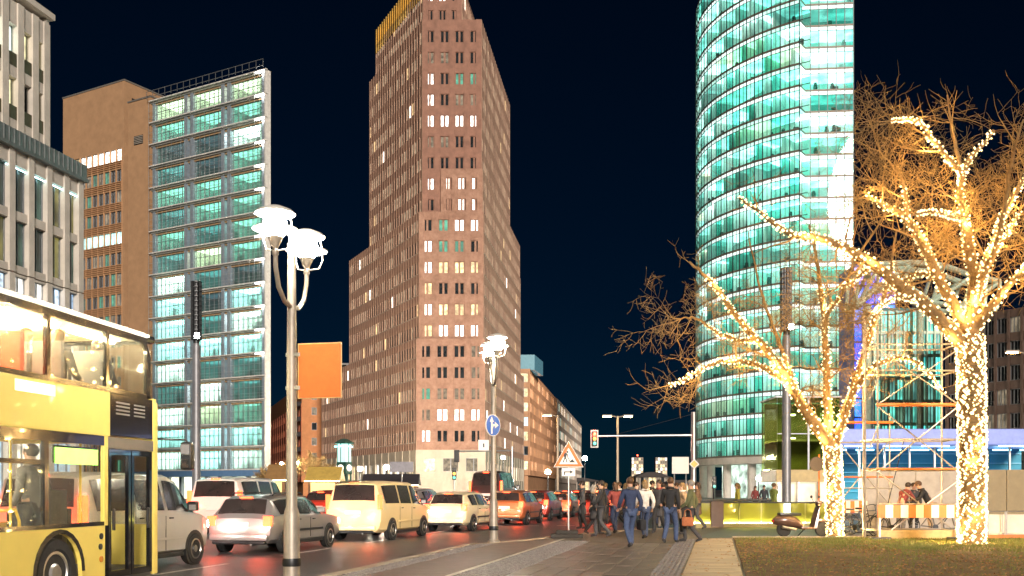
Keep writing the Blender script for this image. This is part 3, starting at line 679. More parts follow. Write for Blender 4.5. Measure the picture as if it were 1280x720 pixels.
link("end_wall", boxmesh(-.4,0,0,14,0,42.15-20,stone_w), st, (TE.x,TE.y,20), math.atan2(sdir.y,sdir.x))
twp = [M("tower_window_%d" % i, (.3,.3,.2), .4, emit=e, es=s, evar=.4, escale=1.0) for i,(e,s) in enumerate((((1,.90,.50),.45),((.85,1,.85),1.2),((.8,.7,.4),.2)))]
facade(st, TA, TE, 26.9-4.3, 4, 4.35, 12, .75, .7, stone_w, lambda f,i: twp[1] if (f==3 and i in (7,8,9)) else (twp[0] if f >= 2 and rt.random()<.7 else rt.choice([twp[2], pane_dark])), rec=.8, proud=.12, frame=2, head=.2, top=1.7)
for f in range(4):
    for i in range(12):
        p = TA+(TE-TA)*(i+.5)/12; link("balustrade", boxmesh(-.5,.5,-.02,.02,0,1.1,M("bronze_balustrade", (.12,.10,.06), .4, .5)), st, (p.x,p.y,23.3+f*4.35), math.atan2(sdir.y,sdir.x))
link("cornice", boxmesh(-.3,22.3,-.4,14,0,.5,stone_w), st, (TA.x,TA.y,42.2), math.atan2(sdir.y,sdir.x))

# ================================================================ background blocks
ob = thing("orange_hotel", "orange brick corner block with dark windows behind the bare trees", "building")
oA, oB = px(377,560,232).to_2d(), px(452,560,236).to_2d(); oC = px(337,560,300).to_2d()
core(ob, [oA,oB,oB+Vector((0,40)),oC], 0, 26.4, terra_o, .4)
facade(ob, oA, oB, 3.4, 6, 3.55, 3, 2.3, 1.5, terra_o, lambda f,i: rt.choice([pane_dark,pane_dim,pane_dim]), rec=.4, frame=2, top=1.5, head=.3)
facade(ob, oC, oA, 3.4, 5, 3.55, 14, 1.6, 1.5, M("red_lit_wall", (.42,.12,.06), .8), lambda f,i: rt.choice([pane_dark,pane_dim,pane_green]), rec=.4, mode='stuff', top=.6, head=.3)  # red light on the receding side is put into the wall colour
for q in range(5): link("balcony", boxmesh(-2,1.5,-1.2,0,0,1.0,M("balcony_dark", (.06,.05,.05), .5)), ob, (oA.x-1,oA.y+2,7+q*3.55), -.4)
o2 = thing("white_attic_block", "pale attic storeys with long dark window bands beside brick tower podium", "building")
a2, b2 = px(418,500,262).to_2d(), px(450,500,262).to_2d()
core(o2, [a2,b2,b2+Vector((0,20)),a2+Vector((0,20))], 0, 35, M("white_render", (.5,.5,.5), .7), .4)
facade(o2, a2, b2, 24, 3, 3.6, 2, .4, 1.5, _mats["white_render"], lambda f,i: rt.choice([pane_dark,pane_dim]), rec=.4, head=.3)
terra_p = M("pink_terracotta", (.48,.25,.13), .7, var=.15, scale=.6)
b1 = thing("orange_office_block", "orange terracotta office block with bay windows right of the brick tower", "office block")
cA, cB = px(648,560,235).to_2d(), px(662,560,235).to_2d(); cC = cB+Vector((.126,1))*78
core(b1, [cA,cB,cC,cC+Vector((-16,0))], 0, 30, terra_p, .4)
facade(b1, cA, cB, 5.0, 7, 3.45, 1, .25, 1.3, terra_p, lambda f,i: (pane_dark if f in (1,) else pane_cyan if f==3 else pane_warm), rec=.4, frame=2, top=1.0)
facade(b1, cB, cC, 5.0, 7, 3.45, 26, .8, 1.3, terra_p, lambda f,i: rt.choice([pane_dim,pane_warm,pane_dim,pane_dark,pane_white]), rec=.4, mode='stuff', top=1.0, frame=2)
gb = M("roof_glass_box", (.12,.25,.3), .2, emit=(.15,.4,.5), es=.10)
MB().prism([cA+Vector((.4,1)),cB+Vector((1.2,1)),cB+Vector((3.6,14)),cA+Vector((2,14))],30.05,33.6).build("roof_house", gb, b1)
b2_ = thing("grey_office_block", "striped grey office block farthest along the street behind the orange one", "office block")
eB = Vector((14.9,322)); eC = eB+Vector((.126,1))*132; eA = eB+Vector((-4,0))
stripe = M("grey_brown_panel", (.36,.30,.25), .7)
core(b2_, [eA,eB,eC,eC+Vector((-16,0))], 0, 31.2, stripe, .4)
facade(b2_, eA, eB, 4, 6, 4.3, 1, .3, 1.6, stripe, lambda f,i: rt.choice([pane_cyan,pane_dim,pane_dark]), rec=.4, top=1.0)
facade(b2_, eB, eC, 4, 6, 4.3, 22, .5, 1.6, stripe, lambda f,i: rt.choice([pane_dim,pane_dark,pane_warm,pane_white,pane_cyan]), rec=.4, mode='stuff', top=1.0)
for u0, u1, lab in ((789.5,804,"far lit slab tower on the skyline with red roof lamp"),(819.5,834,"far lit slab tower on the skyline nearest the white billboard")):
    ft = thing("far_tower", lab, "tower", group=None); Zf = 1200
    a_, b_ = px(u0,600,Zf).to_2d(), px(u1,600,Zf).to_2d()
    core(ft, [a_,b_,b_+Vector((0,14)),a_+Vector((0,14))], 0, 40.5, stripe, .5)
    facade(ft, a_, b_, 4, 9, 4.0, 5, .5, 1.1, stripe, lambda f,i: rt.choice([pane_white,pane_warm,pane_warm,pane_dim]), rec=.5, top=.5)
    if u0 < 800: link("roof_lamp", MB().ball((0,0,0),.9,8,6).mesh("roof_lamp", M("red_lamp", (.3,.02,.02), .4, emit=(1,.05,.02), es=8)), ft, ((a_.x+b_.x)/2,Zf-1,43)); link("mast", MB().tube([(0,0,0),(0,0,2.2)],.3,6).mesh("mast", steel_d), ft, ((a_.x+b_.x)/2,Zf-1,40.4))
for (u0,u1,v,Zf,lab) in ((795,836,590,500,"low dark roofed hall below the far lit towers"),(690,752,597,420,"long low dark block at the end of the street"),(836,870,600,420,"low pale block behind the billboard")):
    lo = thing("low_block", lab, "building"); p, q = px(u0,v,Zf), px(u1,v,Zf); h = p.z
    core(lo, [(p.x,Zf),(q.x,Zf),(q.x,Zf+20),(p.x,Zf+20)], 0, h*.75, stripe, .3)
    facade(lo, (p.x,Zf), (q.x,Zf), .2, 1, h*.72, 8, .5, .8, stripe, lambda f,i: rt.choice([pane_warm,pane_dark,pane_dim]), rec=.3)
    MB().prismy([(p.x-1,h*.75),(q.x+1,h*.75),((p.x+q.x)/2+3,h*1.0),((p.x+q.x)/2-3,h*1.0)], Zf-1, Zf+21).build("roof", M("dark_roof", (.03,.022,.02), .7), lo)
# ================================================================ street lamps
lamp_glow = M("lamp_glass_lit", (.9,.9,.9), .3, emit=(1,.90,.74), es=230)
lamp_ring = M("lamp_disc", (.75,.72,.66), .4, var=.05)
def twin_lamp(label, base, h, side, scale=1.0, half=.72):
    t = thing("street_lamp", label, "street lamp", base, 0, "twin-headed street lamps")
    MB().lathe([(.17,0),(.17,.06),(.125,.09),(.12,1.12),(.10,1.2),(.085,1.24),(.075,h*.6),(.062,h-.35),(.07,h-.33),(.07,h-.22),(.05,h-.2),(.045,h-.02)], 18).build("pole", pole_m, t, True)
    MB().lathe([(.135,.35),(.14,.38),(.14,.44),(.135,.47)], 18).build("collar", steel_d, t, True)
    d = Vector((side[0], side[1], 0)).normalized()
    for s in (1, -1):
        hd = d*s*half; zb = h-.55
        MB().tube([Vector((0,0,zb-.62))+d*s*.05, Vector((0,0,zb-.58))+d*s*half*.45, Vector((0,0,zb-.42))+d*s*half*.8, Vector((0,0,zb-.15))+hd*.98, Vector((0,0,zb+.1))+hd], .035, 10).build("arm", pole_m, t, True)
        hh = link("lamp_head", MB().lathe([(.04,.0),(.06,.03),(.06,.10),(.045,.12),(.08,.2),(.13,.3),(.14,.32)], 16).mesh("lamp_socket", pole_m, True), t, (hd.x,hd.y,zb)); hh.scale = (.82,.82,.85)
        link("lamp_glass", shared(("lg",), lambda: MB().lathe([(.13,.32),(.19,.40),(.215,.52),(.19,.62),(.12,.68)], 18).mesh("lamp_glass", lamp_glow, True)), hh)
        link("shade", shared(("ls",), lambda: MB().lathe([(.10,.72),(.34,.70),(.36,.715),(.30,.77),(.12,.84),(.02,.86)], 22).mesh("shade", lamp_ring, True)), hh)
        rg_ = MB()
        for k in range(22):
            a, b = 2*math.pi*k/22, 2*math.pi*(k+1)/22
            P = [(.24,.47),(.40,.445),(.40,.46),(.24,.485)]
            rg_.add([(r*math.cos(t_), r*math.sin(t_), z) for t_ in (a,b) for r,z in P], [(0,1,5,4),(1,2,6,5),(2,3,7,6),(3,0,4,7)])
        link("ring", shared(("lrg",), lambda: rg_.mesh("ring", lamp_ring)), hh)
        for k in range(3):
            a = 2.1*k+.4; c, q = math.cos(a), math.sin(a)
            MB().tube([(.05*c,.05*q,.1),(.24*c,.24*q,.14),(.31*c,.31*q,.3),(.30*c,.30*q,.5),(.26*c,.26*q,.7)], .012, 6).build("bracket", pole_m, hh, True)
    return t
L1 = Vector((-3.32,15.0,PAVE)); L2 = gp(617,678)
twin_lamp("near beige street lamp with two glowing heads and orange board", L1, 5.42, (-.14,-1), half=.66)
twin_lamp("street lamp with glowing heads carrying the blue arrow sign", L2, 5.65, (.16,-1))
# orange board on the near lamp post
oS = thing("orange_board", "blank square orange sign board clamped to the near lamp post", "sign", (L1.x+.1,L1.y-.02,2.98), R(-14))
MB().bbox(.02,.70,-.03,.01,0,.80,.008).build("board", M("orange_board", (.72,.14,.022), .55, var=.08, scale=8), oS)
MB().bbox(.005,.715,-.02,.0,-.015,.815,.006).build("frame", M("board_frame", (.7,.45,.2), .4, .3), oS)
for z in (.15,.65): MB().bbox(-.18,.05,-.05,.05,z-.03,z+.03,.01).build("clamp", steel_g, oS)
# blue direction sign on lamp two
bs = thing("direction_sign", "round blue sign with white straight and right arrows on lamp post", "traffic sign", (L2.x-.02,L2.y-.12,3.42), R(50))
disc = [(.31*math.cos(2*math.pi*k/32), .31*math.sin(2*math.pi*k/32)) for k in range(32)]
def plate(poly, y0, y1): return MB().prismy(poly, y0, y1)
plate(disc, -.012, .012).build("rim", white_p, bs); plate([(x*.93,z*.93) for x,z in disc], -.018, -.013).build("disc", M("sign_blue", (.02,.13,.55), .35, var=.05), bs)
ar = MB(); ar.prismy([(-.10,-.24),(-.04,-.24),(-.04,.12),(-.10,.12)], -.024, -.019); ar.prismy([(-.155,.10),(.015,.10),(-.07,.25)], -.025, -.0195)
ar.prismy([(-.045,-.10),(.0,-.02),(.08,-.02),(.08,.04),(-.02,.04),(-.045,0)], -.0255, -.0185); ar.prismy([(.07,-.08),(.07,.10),(.22,.01)], -.0265, -.0182)
ar.build("arrows", white_p, bs)
MB().bbox(-.03,.03,.012,.08,-.1,.1,.01).build("clamp", steel_g, bs)
ws = thing("small_plate", "small white plate below the blue sign on lamp post", "sign", (L2.x-.28,L2.y-.1,2.86), R(8))
MB().bbox(-.15,.15,-.012,.012,-.15,.15,.005).build("plate", white_p, ws); MB().box(-.02,.02,-.018,-.0125,-.06,.05).build("mark", steel_d, ws); MB().tube([(.14,.02,0),(.3,.06,0)],.02,6).build("arm", steel_g, ws)
# works sign on a post with heavy foot
wsn = thing("roadworks_sign", "triangular orange-edged roadworks sign with digging man on thin post", "traffic sign", (1.76,31.0,PAVE), R(-3))
MB().tube([(0,.03,0),(0,.03,3.0)], .03, 10).build("post", steel_g, wsn, True)
ft = MB(); ft.bbox(-.55,.45,-.25,.3,0,.12,.03); ft.bbox(-.38,.3,-.2,.25,.12,.24,.03); ft.build("foot", M("recycled_rubber", (.05,.045,.04), .9, bump=.4, bscale=20), wsn)
z0 = 2.22; tri = lambda s, dz=0: [(-.44*s, z0+dz), (.44*s, z0+dz), (0, z0+dz+.77*s)]
plate(tri(1.06,-.02), -.02, .0).build("back_plate", white_p, wsn); plate(tri(1.0), -.026, -.021).build("border", M("sign_orange", (.80,.14,.02), .4, var=.06), wsn)
plate(tri(.66,.075), -.032, -.027).build("field", M("sign_white", (.80,.77,.72), .4, var=.03), wsn)
mn = MB(); yy = (-.038,-.033)
for poly in ([(-.19,.10),(-.155,.10),(-.10,.26),(-.13,.27)], [(-.07,.10),(-.035,.10),(-.06,.20),(-.10,.27),(-.13,.25),(-.09,.19)], [(-.14,.25),(-.08,.25),(-.05,.38),(-.10,.42),(-.15,.36)], [(-.15,.36),(-.17,.28),(-.15,.28),(-.12,.35)], [(-.06,.36),(-.03,.24),(.02,.17),(.035,.18),(-.01,.25),(-.03,.37)], [(.02,.10),(.22,.10),(.12,.205)], [(.0,.16),(.10,.10),(.11,.11),(.01,.175)]):
    mn.prismy([(x*.95, z0+.03+z) for x,z in poly], *yy)
mn.prismy([(-.035+.035*math.cos(k*.785), z0+.455+.035*math.sin(k*.785)) for k in range(8)], *yy)
mn.build("digging_man", M("sign_black", (.02,.02,.02), .5), wsn)
MB().bbox(-.21,.21,-.02,.0,1.92,2.17,.006).build("arrow_plate", _mats["sign_white"], wsn)
a2m = MB(); a2m.prismy([(-.14,1.96),(-.11,1.96),(-.11,2.04),(.06,2.04),(.06,2.07),(-.14,2.07)], -.026,-.021); a2m.prismy([(.05,2.0),(.14,2.055),(.05,2.11)], -.027,-.0205); a2m.build("arrow", _mats["sign_black"], wsn)

# tall perforated masts with a floodlight
def mast(label, u, vtop, vlamp, Z):
    b = px(u,HZ,Z); h = px(u,vtop,Z).z; hl = px(u,vlamp,Z).z
    t = thing("light_mast", label, "mast", (b.x,Z,PAVE), 0, "perforated light masts")
    MB().lathe([(.30,0),(.28,.3),(.22,.5),(.20,hl-.6),(.16,hl-.4)], 16).build("pole", M("mast_paint", (.20,.205,.22), .45, .3), t, True)
    cg = MB(); 
    for k in range(12):
        a = 2*math.pi*k/12; cg.tube([(.25*math.cos(a),.25*math.sin(a),hl-.2),(.25*math.cos(a),.25*math.sin(a),h)], .035, 4)
    for q in range(13):
        z = hl-.2+(h-hl+.2)*q/12; cg.lathe([(.25,z-.02),(.29,z-.02),(.29,z+.02),(.25,z+.02)], 12)
    cg.build("cage", steel_d, t); MB().lathe([(.17,hl-.4),(.15,h-.05)], 12).build("core", steel_d, t, True)
    f = MB().bbox(-.02,.30,-.34,-.2,hl-.22,hl+.12,.03).build("floodlight", steel_d, t)
    MB().bbox(.02,.26,-.36,-.335,hl-.18,hl+.08,.01).build("lens", M("floodlight_lens", (.9,.9,.9), .3, emit=(.92,.95,1), es=45), f)
    return t
mast("tall grey light mast with caged top in front of glass office block", 245.5, 355, 422, 52)
mast("tall grey light mast with caged top in front of curved glass tower", 983, 338, 411, 49)

# traffic signals
sig_r = M("signal_red", (.3,.02,.02), .3, emit=(1,.05,.015), es=4); sig_y = M("signal_amber", (.4,.2,.02), .3, emit=(1,.40,.05), es=1.6); sig_g = M("signal_green", (.05,.3,.2), .3, emit=(.15,.95,.65), es=.6)
sig_off = M("signal_off", (.05,.05,.05), .3)
def sig_head(par, c, s=1.0, on=(1,1,1), board=True, back=False, rz=0):
    hd = link("signal_head", MB().bbox(-.16*s,.16*s,-.12*s,.12*s,-.46*s,.46*s,.04*s).mesh("signal_head", black_p), par, c, rz)
    if board:
        MB().bbox(-.24*s,.24*s,.05*s,.075*s,-.55*s,.55*s,.01).build("backboard", white_p if not back else steel_d, hd)
    if not back:
        for i, (z, m) in enumerate(((.29,sig_r),(0,sig_y),(-.29,sig_g))):
            MB().lathe([(.105*s,-.135*s),(.10*s,-.15*s),(.02*s,-.16*s)], 14, (0,0,z*s), 'y').build("signal_lens", m if on[i] else sig_off, hd, True)
            vz = MB()
            for k in range(9):
                a, b_ = math.pi*k/9, math.pi*(k+1)/9
                vz.quad(*[(.12*s*math.cos(q), y, z*s+.12*s*math.sin(q)) for q, y in ((a,-.12*s),(b_,-.12*s),(b_,-.26*s),(a,-.26*s))])
            vz.build("visor", black_p, hd)
    return hd
Zs = 62; mp = px(867,HZ,Zs)
sm = thing("signal_mast", "steel mast arm holding the glowing red traffic signal and yellow diamond sign", "traffic signal", (mp.x,Zs,PAVE))
ht = px(867,515,Zs).z-PAVE; ha = px(867,544,Zs).z-PAVE; xl = px(743,544,Zs).x-mp.x
MB().lathe([(.26,0),(.24,.4),(.19,.6),(.15,ht)], 14).build("pole", steel_g, sm, True)
MB().tube([(0,0,ha),(xl+.1,0,ha-.05)], [.09,.06], 10).build("arm", steel_g, sm, True)
MB().tube([(0,0,ht-.1),(xl*.78,0,ha+.05)], .015, 6).build("stay_wire", steel_d, sm)
_h = sig_head(sm, (xl,-.1,ha-.22), 1.0); lamp_point(_h, (0,-.4,.3), 60, (1,.08,.03), .08)
dm = link("diamond_sign", MB().prismy([(-.32,0),(0,-.32),(.32,0),(0,.32)], -.02, 0).mesh("diamond_sign", white_p), sm, (0,-.2,px(867,580,Zs).z-PAVE))
MB().prismy([(-.23,0),(0,-.23),(.23,0),(0,.23)], -.027,-.021).build("diamond_field", M("sign_yellow", (.75,.50,.08), .4), dm)
sg2 = thing("traffic_signal", "amber glowing traffic signal in front of brick tower entrance", "traffic signal", (*px(568,HZ,70).to_2d(),PAVE))
MB().tube([(0,0,0),(0,0,2.6)], .06, 10).build("pole", steel_g, sg2, True); sig_head(sg2, (0,-.12,px(568,592,70).z-PAVE), .95, (0,1,1), False)
sg3 = thing("overhead_signal", "dark overhead signal seen from behind on a thin gantry arm", "traffic signal", (*px(640,HZ,72).to_2d(),PAVE))
h3 = px(571,570,72).z-PAVE; x3 = px(571,570,72).x-px(640,HZ,72).x
MB().tube([(0,0,0),(0,0,h3+.7)], [.12,.09], 10).build("pole", steel_g, sg3, True); MB().tube([(0,0,h3+.4),(x3,0,h3+.35)], .05, 8).build("arm", steel_g, sg3, True)
sig_head(sg3, (x3,-.1,h3), .8, (0,0,0), True, True)
sg4 = thing("pedestrian_signal", "small dark signal with turquoise light behind the walking crowd", "traffic signal", (*px(866,HZ,58).to_2d()+Vector((0,-6)),PAVE))
MB().tube([(0,0,0),(0,0,2.2)], .05, 8).build("pole", steel_d, sg4, True); sig_head(sg4, (0,-.1,px(866,603,52).z-PAVE), .7, (0,0,1), False)

# tall two-armed yellow street lamps
def tall_lamp(label, u, vtop, Z, col_=(1,.62,.22), two=True, es=40):
    b = px(u,HZ,Z); h = px(u,vtop,Z).z-PAVE
    t = thing("street_lamp", label, "street lamp", (b.x,Z,PAVE), 0, "tall sodium street lamps")
    MB().tube([(0,0,0),(0,0,1.2),(0,0,1.3),(0,0,h)], [.19,.18,.12,.09], 12).build("pole", M("tall_pole", (.45,.36,.26), .5, .3), t, True)
    for s in ((1,-1) if two else (-1,)):
        MB().tube([(0,0,h-.1),(s*.5,0,h+.02)], .05, 8).build("arm", pole_m, t, True)
        hd = link("lamp_head", MB().bbox(-.42,.42,-.16,.16,-.02,.12,.05).mesh("lamp_head", pole_m), t, (s*.9,0,h))
        MB().bbox(-.34,.34,-.12,.12,-.07,-.015,.02).build("lamp_glass", M("sodium_glass_%.2f" % col_[1], (.9,.7,.4), .3, emit=col_, es=es), hd)
    return t
tall_lamp("tall lamp with twin orange heads right of the red signal", 772, 520, 85)
tall_lamp("tall lamp with orange head in front of the striped grey block", 697, 519, 85, two=False)
tall_lamp("orange glowing lamp at the right edge behind the lit tree", 1283, 440, 62, (1,.5,.12), False, 60)
def globe_lamp(label, u, v, Z, colr=(1,.86,.66), es=1500, r=.32):
    b = px(u,HZ,Z); h = px(u,v,Z).z-PAVE
    t = thing("globe_lamp", label, "street lamp", (b.x,Z,PAVE), 0, "small globe street lamps in the distance")
    MB().tube([(0,0,0),(0,0,.8),(0,0,h-r)], [.12,.08,.06], 10).build("pole", steel_d, t, True)
    MB().ball((0,0,h), r, 14, 10).build("globe", M("globe_glass_%d_%.2f" % (es, colr[2]), (.9,.9,.9), .3, emit=colr, es=es), t, True)
    MB().lathe([(r*.5,h-r*1.1),(r*.6,h-r*.8)], 12).build("collar", steel_d, t, True)
globe_lamp("bright white lamp beside the dark hut left of brick tower", 450, 586, 140)
globe_lamp("bright white lamp left of the brick tower corner", 483, 584, 140)
globe_lamp("small bright lamp under the red overhead signal", 685, 590, 120, r=.3)
globe_lamp("white lamp at the right foot of brick tower", 629, 572, 140, r=.28)
globe_lamp("blue-white lamp behind the roadworks sign", 731, 573, 160, (.6,.85,1), 80, .4)
globe_lamp("warm lamp among the bare trees by orange hotel", 371, 578, 150, (1,.85,.55), 120, .28)
globe_lamp("warm lamp in front of glass block canopy", 352, 580, 146, (1,.85,.55), 120, .28)
globe_lamp("white lamp before the columns of the curved tower", 948, 598, 130, (.8,.95,1), 80, .3)
# historic clock tower with signals
Zh = 128; hb = px(430,HZ,Zh)
ht_ = thing("signal_tower", "small green historic traffic tower with clocks and turquoise light on posts", "signal tower", (hb.x,Zh,PAVE))
grn = M("bottle_green", (.02,.07,.05), .4, .2, var=.2)
for k in range(5):
    a = 2*math.pi*k/5+.3; MB().tube([(.85*math.cos(a),.85*math.sin(a),0),(.85*math.cos(a),.85*math.sin(a),3.6)], .12, 8).build("leg", grn, ht_, True)
zt = px(430,548,Zh).z-PAVE
MB().lathe([(1.0,3.5),(1.05,3.6),(1.05,5.0),(1.0,5.05)], 5).build("cabin", grn, ht_)
MB().lathe([(.9,5.06),(.9,zt-.7)], 5).build("window_band", M("cabin_light", (.2,.3,.3), .3, emit=(.5,.85,.75), es=.5), ht_)
MB().lathe([(1.3,zt-.68),(1.25,zt-.5),(.5,zt-.1),(.1,zt)], 5).build("roof", grn, ht_)
for k in range(5):
    a = 2*math.pi*(k+.5)/5; c = (.92*math.cos(a),.92*math.sin(a))
    o = link("clock_face", MB().lathe([(.42,-.03),(.42,0),(.38,.01)], 20, (0,0,0), 'y').mesh("clock_face", M("clock_white", (.8,.78,.7), .4, emit=(1,.9,.8), es=.5)), ht_, (c[0],c[1],4.3), a+R(90))
    MB().box(-.02,.02,-.06,-.04,0,.3).build("clock_hand", steel_d, o); MB().box(0,.2,-.06,-.04,-.02,.02).build("clock_hand", steel_d, o)
    MB().lathe([(.2,-.05),(.15,-.12)], 12, (c[0]*1.12,c[1]*1.12,zt-.95), 'z').build("signal_lens", M("turquoise_signal", (.1,.4,.4), .3, emit=(.15,.9,.85), es=12), ht_)
    MB().tube([(c[0]*1.05*.9,c[1]*1.05,5.0),(c[0]*1.05*.9,c[1]*1.05,zt-.6)], .06, 6).build("post", grn, ht_)
# white billboard
Zb = 78; p0, p1 = px(840,592,Zb), px(861,571,Zb)
bbd = thing("billboard", "blank white square hoarding board on posts left of the curved tower", "billboard", (p0.x,Zb,PAVE))
wb_ = p1.x-p0.x
MB().bbox(0,wb_,-.05,.05,p0.z-PAVE,p1.z-PAVE,.02).build("board", M("board_white", (.75,.70,.62), .5, var=.05), bbd)
for x in (.2,wb_-.2): MB().tube([(x,.1,0),(x,.1,p1.z-PAVE-.1)], .05, 8).build("post", steel_g, bbd)
# grey information board and dark hut by the tower corner
ib = thing("information_board", "grey rectangular sign board on a post before the brick tower", "sign", (*px(502,HZ,110).to_2d(),PAVE))
MB().bbox(-1.3,1.3,-.05,.05,px(502,590,110).z-PAVE,px(502,577,110).z-PAVE,.02).build("board", M("board_grey", (.28,.27,.30), .6), ib); MB().tube([(0,.1,0),(0,.1,3.6)], .07, 8).build("post", steel_g, ib)
def hut(label, u0, u1, v, Z, roofm, lit):
    p, q = px(u0,v,Z), px(u1,v,Z); h = p.z-PAVE; w = q.x-p.x
    t = thing("market_hut", label, "hut", (p.x,Z,PAVE))
    MB().box(0,w,0,3,0,h*.62).build("wall", M("hut_wood", (.16,.08,.04), .8, var=.3, scale=4), t)
    MB().prismx([(-.5,h*.6),(3.5,h*.6),(1.5,h)], -.3, w+.3).build("roof", roofm, t)
    MB().box(.3,w-.3,-.04,-.01,.9,h*.56).build("counter_opening", M("hut_light", (.4,.3,.1), .5, emit=(1,.66,.25), es=lit), t)
    st_ = MB(); st_.tube([(-.3,-.5,h*.6),(w+.3,-.5,h*.6)], .05, 5); st_.build("light_strip", M("hut_strip", (.8,.7,.4), .5, emit=(1,.8,.4), es=9), t)
hut("dark roofed market hut before the brick tower plinth", 455, 520, 592, 118, M("hut_roof_dark", (.03,.025,.03), .8), .5)
hut("golden lit market hut left of the historic traffic tower", 385, 422, 583, 112, M("hut_roof_gold", (.5,.34,.08), .6), 1.2)
hut("small wooden market hut with sloping roof by the near lamp post", 335, 356, 580, 100, M("hut_roof_wood", (.28,.16,.06), .7), .8)

# ================================================================ vehicles
glass_car = M("car_glass", (.035,.028,.026), .14, var=.3, spec=.9)
tail_on = M("tail_lamp_lit", (.4,.02,.02), .25, emit=(1,.06,.015), es=4)
tail_off = M("tail_lamp", (.35,.02,.02), .2)
head_on = M("head_lamp_lit", (.9,.9,.9), .2, emit=(1,.93,.82), es=40)
amber = M("amber_lens", (.6,.22,.03), .25)
plate_m = M("number_plate", (.75,.73,.68), .4, var=.05)
def interp(st, y, k):
    if y <= st[0][0]: return st[0][k]
    for a, b in zip(st, st[1:]):
        if y <= b[0]:
            t = (y-a[0])/(b[0]-a[0]); return a[k]+(b[k]-a[k])*t
    return st[-1][k]
# station: y, z_low, z_belt, z_top, w_low, w_belt, w_top
BODY = {
 'wagon': dict(st=[(0,.42,.62,.70,.66,.72,.60),(.03,.30,.80,.90,.76,.83,.66),(.10,.27,.93,.97,.80,.87,.70),(.42,.26,.95,1.40,.82,.88,.60),(.75,.24,.95,1.46,.84,.89,.62),(1.6,.22,.94,1.49,.86,.89,.63),(2.5,.22,.93,1.46,.86,.89,.62),(2.85,.22,.93,1.38,.86,.89,.60),(3.55,.22,.92,.99,.86,.88,.70),(4.2,.24,.84,.90,.83,.85,.62),(4.55,.28,.70,.78,.76,.78,.52),(4.66,.36,.58,.64,.62,.64,.42)],
   wh=(.85,3.58,.31), rear=(.13,.40), side=[((.50,.93),(1.38,.0)),((1.46,0),(2.28,0)),((2.36,0),(3.0,0))], wind=(2.9,3.48), belt=.95, tl=(.70,.95), rails=True),
 'van': dict(st=[(0,.40,.95,1.10,.78,.88,.76),(.03,.30,1.12,1.24,.86,.94,.80),(.16,.27,1.16,1.86,.89,.95,.72),(.5,.26,1.16,1.93,.90,.95,.73),(1.6,.25,1.15,1.95,.91,.95,.74),(3.1,.25,1.12,1.93,.91,.95,.74),(3.45,.25,1.10,1.84,.91,.95,.72),(4.20,.25,1.08,1.17,.90,.93,.74),(4.62,.27,.96,1.04,.85,.88,.66),(4.82,.32,.78,.86,.74,.76,.55),(4.88,.40,.64,.68,.62,.64,.42)],
   wh=(.98,3.95,.335), rear=(.045,.15), side=[((.42,0),(1.62,0)),((1.74,0),(2.72,0)),((2.84,0),(3.92,0))], wind=(3.5,4.14), belt=1.16, tl=(1.02,1.50), rails=False),
 'mpv': dict(st=[(0,.40,.70,.80,.68,.76,.64),(.03,.28,.92,1.02,.78,.85,.70),(.12,.26,1.0,1.08,.82,.88,.72),(.40,.25,1.01,1.48,.84,.89,.62),(.8,.24,1.0,1.56,.85,.89,.64),(1.7,.23,.99,1.59,.86,.89,.65),(2.5,.23,.98,1.55,.86,.89,.63),(2.8,.23,.97,1.47,.86,.89,.61),(3.5,.24,.96,1.04,.85,.87,.70),(4.0,.26,.88,.94,.82,.84,.62),(4.25,.30,.72,.80,.74,.76,.52),(4.34,.38,.6,.66,.62,.64,.42)],
   wh=(.80,3.42,.315), rear=(.14,.39), side=[((.62,0),(1.32,0)),((1.40,0),(2.20,0)),((2.28,0),(3.05,0))], wind=(2.86,3.44), belt=1.0, tl=(.82,1.08), rails=False),
}
